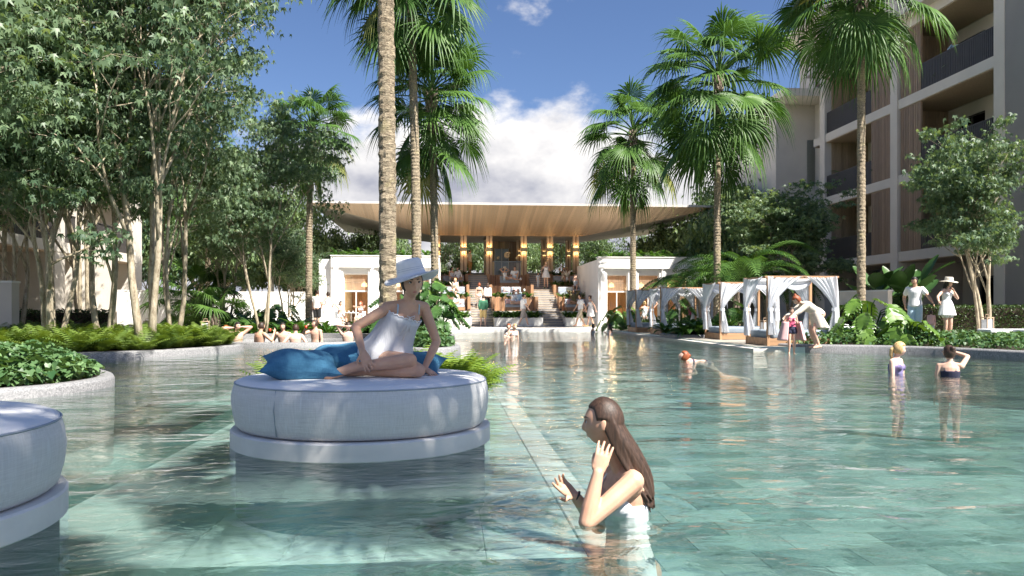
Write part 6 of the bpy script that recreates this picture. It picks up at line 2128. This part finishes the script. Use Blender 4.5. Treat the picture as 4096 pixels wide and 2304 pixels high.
for X, d, z, w_ in ((1080, 22.75, .40, 'the man with his back turned'), (1224, 23.6, .47, 'the bearded man')):
    o = MB().lathe([(.02, 0), (.032, .005), (.038, .09), (.034, .09), (.03, .02)], 14).build('drink_glass', 'drink_red', None, True, at(X, d, z)); tag(o, 'red drink in a glass held by ' + w_, 'drink')
# ---- pool, right
swimmer('blond woman in purple swim top standing in the pool', 3585, 12.7, .45, R(35), H=1.66, skin='skin_light', hs=('pony', 'hair_blond'), clothes=[('bikini_top', 'c_purple'), ('tank', 'c_purple')], head=(45, 5, 0), aL=(.2, -.1, .85), aR=(-.2, -.1, .85), vox=.009, feats=True)
swimmer('woman with brown bun and dark straps shading her eyes in the pool', 3800, 12.2, .41, R(150), H=1.66, skin='skin_fair', hs=('bun', 'hair_brown'), clothes=[('swimsuit', 'c_navy')], head=(35, 0, 0), aL=None, aR=(-.04, -.26, 1.62), pR=(-1, -.15, .0), hR=((.9, -.5, .1), (0, 0, 1)), vox=.009)
person('woman with brown hair floating on her belly in the pool', at(2765, 15.8, -.13), R(-80), 1.66, 'skin_light', ('bun', 'hair_red'), [('bikini_top', 'c_navy'), ('briefs', 'c_navy')], pel=(0, .35, .03), lean=(0, -1, .14), curve=-.03, aL=(.3, -.3, -.16), aR=(-.3, -.3, -.16), fL=(.1, 1.1, -.25), fR=(-.1, 1.1, -.25), toeL=(0, 1, -.2), toeR=(0, 1, -.2), head=(-25, -30, 0), vox=.011)
# ---- child and woman at the cabana
person('child in pink swimsuit standing in shallow water wrapped in a pink towel', at(3166, 18.6, -.06), R(-8), 1.14, 'skin_fair', ('bob', 'hair_dark'), [('swimsuit', 'c_pink'), ('shorts', 'c_navy', .15)], head=(-20, 12, 0), aL=(.12, -.16, 1.22), aR=(-.16, -.16, 1.22), vox=.012, feats=True)
tw = at(3166, 18.6, -.06)
o = MB()
def towel(u, v):
    a = R(200) + u * R(320) + R(90) - R(160) + R(70)
    a = -R(90) + R(38) + u * R(284)
    rr = .17 + .10 * v + .016 * math.sin(u * 30)
    return (rr * math.cos(a) * 1.15, rr * math.sin(a), .80 - v * .44)
o.grid(towel, 44, 12)
o = o.build('towel', 'c_towel', None, True, tw); o.modifiers.new('t', 'SOLIDIFY').thickness = .02
tag(o, 'pink towel wrapped round the child at the cabana', 'towel')
person('red-haired woman in cream robe bending over to towel the child', at(3268, 19.15, .08), R(-88), 1.66, 'skin_fair', ('topbun', 'hair_red'), [('robe', 'fabric_cream', .34, (0, .12, -1))], pel=(0, .05, .86), lean=(0, -.92, .55), curve=.06, aL=(.12, -.78, .78), aR=(-.12, -.80, .76), pL=(1, .4, -.4), pR=(-1, .4, -.4), head=(0, 40, 0), fL=(.1, .0, .08), fR=(-.1, .02, .08), vox=.012)
# ---- couple and toddler on the path
person('man in white polo reaching out his hand on the garden path', at(3660, 22.2, .17), R(-30), 1.78, 'skin_mid', ('short', 'hair_black'), [('tee', 'c_white'), ('shorts', 'c_lightblue', .85)], sex='m', aL=(.42, -.30, 1.0), aR=(-.24, .05, .95), head=(-25, 8, 0), vox=.011, feats=True)
s_, t_ = person('woman in white playsuit and straw sun hat holding out her hand', at(3788, 21.6, .17), R(15), 1.70, 'skin_fair', ('long', 'hair_black'), [('dress', 'c_white', .22), ('shorts', 'c_white', .45)], hat=('fabric_cream', .21, .09, .012, 'c_black'), aR=(-.50, -.18, 1.08), aL=(.06, -.17, 1.38), pL=(.5, -.3, -1), head=(20, 5, 0), vox=.011, feats=True)
person('curly-haired toddler in pale clothes between the couple', at(3725, 21.9, .17), R(160), .84, 'skin_fair', ('bob', 'hair_dark'), [('shirt', 'c_towel'), ('trousers', 'c_white')], vox=.02)
person('person in pale blue shirt standing on the upper balcony, hand at the cheek', (20.6, 30.2, 10.37), R(-60), 1.70, 'skin_fair', ('short', 'hair_black'), [('shirt', 'c_lightblue'), ('trousers', 'c_lightblue')], aR=(-.06, -.14, 1.46), pR=(-.6, -.2, -1), aL=(.02, -.2, 1.2))
# ================================================================ the two women in front
def hero_body(label, loc, rz, s, skin, vox, skeleton=None):
    t_ = thing('person', label, 'person', loc, rz)
    mb = MB(); s.body(mb, True)
    o = mb.build('body', skin, t_, True); remesh(o, vox, 3)
    return t_
# ---- woman sitting on the round daybed
P1 = at(1552, 5.98, .505)
s = Fig(sex='f', pel=(-.035, .07, .125), lean=(.38, -.10, .86), hipyaw=R(18), shyaw=R(32), tl=.475, curve=.035,
        aR=(-.140, -.285, .20), pR=(-1, .25, .15), aL=(.275, .02, .055), pL=(.6, .5, .1),
        fR=(-.20, -.27, .085), kR=(1, -.35, .35), fL=(-.19, -.13, .05), kL=(1, -.2, .1),
        toeR=(-.85, -.25, -.35), toeL=(-1, .1, -.05), head=(22, 5, -3),
        hR=((.38, -.30, -.80), (-.15, -.90, .40), dict(curl=[.12, .2, .25, .3], spread=.12, side=1, thumb=.9)), hL=((.5, -.5, -.25), (.2, -.2, 1), dict(curl=.1)), neckfwd=.015)
# settle the legs exactly
s.hipR = V((-.085, .03, .115)); s.hipL = V((.05, .09, .10))
s.kR, s.anR = ik(s.hipR, (-.195, -.26, .085), .41, .40, (1, -.5, .1)); s.kL, s.anL = ik(s.hipL, (-.125, -.16, .045), .41, .40, (1, -.1, -.05))
s.kR.z = max(.062, s.kR.z); s.kL.z = max(.06, s.kL.z)
t_ = hero_body('woman in white camisole and wide white sun hat sitting on the round daybed', P1, -YAW, s, 'skin_mid', .0052)
# camisole: gathered bodice and loose flared body
cam_ = MB()
ts = [-.04, .05, .14, .22, .30, .40, .50, .60, .68, .74, .79]
rings = []
for q in ts:
    g = .012 + .034 * ss(.66, .42, q) + .012 * ss(.4, .05, q)
    ring = s.ring(q, g + .004, 60)
    c = s.spine(q)
    out = []
    for j, p in enumerate(ring):
        a = 2 * math.pi * j / 60
        wv = .006 * math.sin(11 * a + 3 * q) * ss(.62, .1, q) + .004 * math.sin(19 * a) * ss(.62, .2, q)
        d = (p - c).normalized()
        p = p + d * wv
        fw = d.dot(s.fwd)
        if fw > 0 and .55 < q < .85:
            p = p + s.fwd * .048 * G_(q - .70, .10) * fw
        out.append(p)
    rings.append(out)
cam_.loft(rings, False)
o = cam_.build('camisole', 'sheer_white', t_, True); o.modifiers.new('t', 'SOLIDIFY').thickness = .004; sb_ = o.modifiers.new('s', 'SUBSURF'); sb_.levels = sb_.render_levels = 1
# lace edge and straps
lace = MB()
rim = s.ring(.795, .014, 72); rim = [p + s.fwd * .036 * max(0, (p - s.spine(.795)).normalized().dot(s.fwd)) + s.up * .006 * math.sin(j * 2.1) for j, p in enumerate(rim)]
lace.tube(rim + [rim[0]], [.005 + .002 * (j % 2) for j in range(73)], 6, False)
e_ = lace.build('lace_edge', 'c_white', t_, True); e_.parent = o
st_ = MB()
for sd in (1, -1):
    a = s.spine(.795) + s.sh * sd * .088 + s.fwd * .094; b = s.spine(.955) + s.sh * sd * .088 + V((0, 0, .032)); c = s.spine(.80) + s.sh * sd * .08 - s.fwd * .085
    m1 = a.lerp(b, .55) + s.fwd * .018 + V((0, 0, .012))
    st_.tube([a, m1, b, b.lerp(c, .5) - s.fwd * .02, c], .0052, 8)
e_ = st_.build('strap', 'c_lightblue', t_, True); e_.parent = o
bow = MB()
bc = s.spine(.745) + s.fwd * .150
for dx, L in ((-.014, .15), (.012, .19), (.028, .12)):
    bow.tube([bc, bc + s.sh * dx - s.up * L * .5 + s.fwd * .012, bc + s.sh * dx * 1.6 - s.up * L - s.fwd * .004], .0028, 6)
bow.tube([bc, bc + s.sh * .03 + s.up * .012 + s.fwd * .01, bc + s.sh * .034 - s.up * .012 + s.fwd * .01, bc], .0026, 6); bow.tube([bc, bc - s.sh * .03 + s.up * .012 + s.fwd * .01, bc - s.sh * .034 - s.up * .012 + s.fwd * .01, bc], .0026, 6)
e_ = bow.build('tie', 'c_white', t_, True); e_.parent = o
bf = MB(); s.torso(bf, -.17, .14, .008); bf.ell(s.spine(0) + s.hs * .07 - s.fwd * .06, (.084, .08, .094)); bf.ell(s.spine(0) - s.hs * .07 - s.fwd * .06, (.084, .08, .094))
remesh(bf.build('swim_briefs', 'c_lightblue', t_, True), .008, 2)
# hair tied back under the hat
H = lambda l, f, u: s.hc + s.HM @ V((l, f, u))
hr = MB()
head_mesh(hr, s.hc, s.HM, 1.0, 60, 44, hairoff(.011, .25, -.42))
p = [H(0, -.085, -.01), H(-.01, -.115, -.06), H(-.015, -.115, -.13), H(-.01, -.10, -.2)]
for a, b, r0, r1 in zip(p, p[1:], (.03, .03, .026), (.03, .026, .012)): hr.rc(a, b, r0, r1, 10)
remesh(hr.build('hair', 'hair_black', t_, True), .005, 2)
face(s, t_)
e_ = MB().ell(H(-.082, -.008, -.046), (.006, .006, .006)).ell(H(-.081, -.008, -.034), (.0025, .0025, .006)).build('earring', 'gold', t_, True)
# wide brimmed hat, brim wavy and turned up to one side
hat = MB()
n_ = 72
prof = [(.208, 0), (.195, 0), (.165, .004), (.135, .008), (.108, .012), (.103, .03), (.100, .05), (.097, .075), (.094, .10), (.088, .118), (.074, .128), (.04, .131), (.004, .13)]
hc = s.hc + s.HM @ V((0, -.012, .048))
Mt = s.HM @ Matrix.Rotation(R(7), 3, 'X') @ Matrix.Rotation(R(-9), 3, 'Y')
rings = []
for q, z in prof:
    ring = []
    for j in range(n_):
        a = 2 * math.pi * j / n_
        k = max(0, (q - .108) / .117)
        zz = z + k * (-.022 + .034 * math.sin(a * 2 - .3) * k + .010 * math.sin(3 * a + 1) * k)
        ring.append(hc + Mt @ V((q * math.cos(a) * 1.0, q * math.sin(a) * (1.10 if q < .12 else 1.05), zz)))
    rings.append(ring)
hat.loft(rings, False)
o = hat.build('hat', 'c_white', t_, True); o.modifiers.new('t', 'SOLIDIFY').thickness = .004
for zz, rr in ((.028, .1055), (.046, .1035), (.06, .1015)):
    st_ = MB().tube([hc + Mt @ V((rr * math.cos(a), rr * math.sin(a) * 1.10, zz)) for a in np.linspace(0, 6.283, 60)], .0022, 6, False).build('stitched_band', 'c_ltgrey', t_, True); st_.parent = o
for k_ in (.13, .15, .17, .19, .21):
    pts = []
    for a in np.linspace(0, 6.283, 72):
        k = (k_ - .108) / .117
        zz = .010 - .006 * k + k * (-.022 + .034 * math.sin(a * 2 - .3) * k + .010 * math.sin(3 * a + 1) * k) + .002
        pts.append(hc + Mt @ V((k_ * math.cos(a), k_ * math.sin(a) * 1.06, zz)))
    st_ = MB().tube(pts, .0016, 5, False).build('brim_stitch', 'c_ltgrey', t_, True); st_.parent = o

# ---- woman standing in the water, one hand at her ear
P2 = at(2480, 3.88, -.025)
s = Fig(sex='f', pel=(.055, .02, -.275), lean=(-.06, .03, 1), hipyaw=R(-70), shyaw=R(-60), tl=.50, curve=-.02, neckfwd=.03, sw=.15,
        aL=(-.128, -.17, .255), pL=(-.5, -.5, -1), aR=(-.215, .09, .085), pR=(.2, .3, -1),
        fL=(.02, -.08, -.98), fR=(.06, .13, -.98), kL=(-1, -.2, .1), kR=(-1, .1, .1), toeL=(-1, -.1, -.1), toeR=(-1, .1, -.1), head=(-106, 3, 0),
        hL=((.30, .30, .95), (-.35, -1, .1), dict(curl=[.10, .16, .2, .10], spread=.16, side=-1, thumb=.25)),
        hR=((-.72, -.15, .62), (-.5, .75, -.35), dict(curl=[.18, .25, .32, .4], spread=.14, side=1, thumb=1.0)))
# elbow of the raised arm rests just at the surface
s.armk = 1.17
s.eL = V((-.185, -.215, .035)); s.sL = V((.05, -.112, .205))
s.hc = V((-.085, -.005, .475)); s.nk = V((-.045, .0, .32))
t_ = thing('person', 'long-haired woman in white swimsuit standing in the pool, hand at her ear', 'person', P2, -YAW)
mb = MB(); s.body(mb, True)
mb.rc(s.spine(.95), s.hc + V((.02, 0, -.06)), .05, .047)
mb.rc(s.spine(.92), s.sL, .062, .052); mb.rc(s.spine(.80), s.sL + V((0, .02, -.03)), .07, .05)
mb.ell(s.hc + s.HM @ V((.076, -.014, -.006)), (.008, .016, .029), s.HM @ Matrix.Rotation(R(14), 3, 'X'), 12, 9)
o = mb.build('body', 'skin_mid', t_, True); remesh(o, .0045, 3)
sw_ = MB()
s.torso(sw_, -.16, .70, .008)
for sd in (1, -1): sw_.ell(s.spine(.70) + s.sh * sd * .062 + s.fwd * .077, (.061, .058, .055))
o = sw_.build('swimsuit', 'fabric_white', t_, True); remesh(o, .006, 2)
st_ = MB()
for sd in (1, -1):
    a = s.spine(.70) + s.sh * sd * .085 + s.fwd * .10; b = s.spine(.955) + s.sh * sd * .092 + V((0, 0, .034)); c = s.spine(.70) + s.sh * sd * .08 - s.fwd * .095
    st_.tube([a, a.lerp(b, .55) + s.fwd * .02 + V((0, 0, .01)), b, b.lerp(c, .4) - s.fwd * .022 + V((0, 0, .01)), c], .0055, 8)
e_ = st_.build('strap', 'c_white', t_, True); e_.parent = o
H = lambda l, f, u: s.hc + s.HM @ V((l, f, u))
hr = MB()
def p2hair(l, f, u):
    # swept back from the temples, ear left free
    face_ = ss(.02, .34, f - .35 * max(0, u)) * (1 - ss(.50, .72, u))
    ear = ss(.55, .8, abs(l)) * G_(f + .05, .17) * (1 - ss(.06, .22, u)) * 1.1
    m_ = min(1, max(face_, ear, 1 - ss(-.78, -.5, u + .25 * f)))
    return .013 * (1 - m_) * (.55 + .45 * ss(.6, -.2, f)) - .016 * m_
head_mesh(hr, s.hc, s.HM, 1.0, 72, 54, p2hair)
# long hair: many locks from the parting down the back
rr = random.Random(6)
for i in range(46):
    a = -.98 + 1.96 * (i % 23) / 22 + rr.uniform(-.06, .06)
    lay = i // 23
    l, f = math.sin(a) * .078, -math.cos(a) * .080
    p0 = H(l * .75, f * .35, .085 - .03 * lay); p1 = H(l * 1.08, f * 1.03 - .004, .01)
    p2 = H(l * .92, -.06 + f * .72, -.10); 
    end = V((.128 + .035 * math.cos(a * 1.1) + rr.uniform(-.012, .012), .015 + .085 * math.sin(a) * -1 + rr.uniform(-.01, .01), .055 + rr.uniform(-.03, .06) + .05 * lay))
    p3 = p2.lerp(end, .5) + V((.045, 0, .03)); 
    pts = []
    for k in range(13):
        u = k / 12
        c_ = [p0, p1, p2, p3, end]
        # de Casteljau
        while len(c_) > 1: c_ = [x.lerp(y, u) for x, y in zip(c_, c_[1:])]
        pts.append(c_[0])
    hr.tube(pts, [.013, .016, .0165, .0165, .0165, .016, .0155, .015, .0145, .0135, .012, .0095, .004], 7)
# locks tucked behind the near ear and over the neck
for i in range(12):
    f = i / 11
    p0 = H(.052 - .012 * f, .015 - .05 * f, .07); p1 = H(.083, -.022 - .045 * f, .015); p2 = H(.070 - .01 * f, -.035 - .05 * f, -.08)
    p3 = H(.05, -.075 - .03 * f, -.17); end = V((.115 + .04 * f + rr.uniform(-.01, .01), -.10 + .05 * f, .10 - .03 * f + rr.uniform(-.02, .03)))
    pts = []
    for k in range(12):
        u = k / 11
        c_ = [p0, p1, p2, p3, end]
        while len(c_) > 1: c_ = [x.lerp(y, u) for x, y in zip(c_, c_[1:])]
        pts.append(c_[0])
    hr.tube(pts, [.008, .011, .012, .012, .012, .012, .012, .0115, .011, .010, .008, .004], 7)
o = hr.build('hair', 'hair_brown', t_, True); remesh(o, .0042, 1, .4)
face(s, t_)
br = MB().tube([V((-.205, .09, .085)) + V((.0, .021 * math.cos(a), .021 * math.sin(a))) + V((.012 * math.sin(a), 0, 0)) for a in np.linspace(0, 6.283, 24)], .006, 6, False).build('bracelet', 'bar_dark', t_, True)
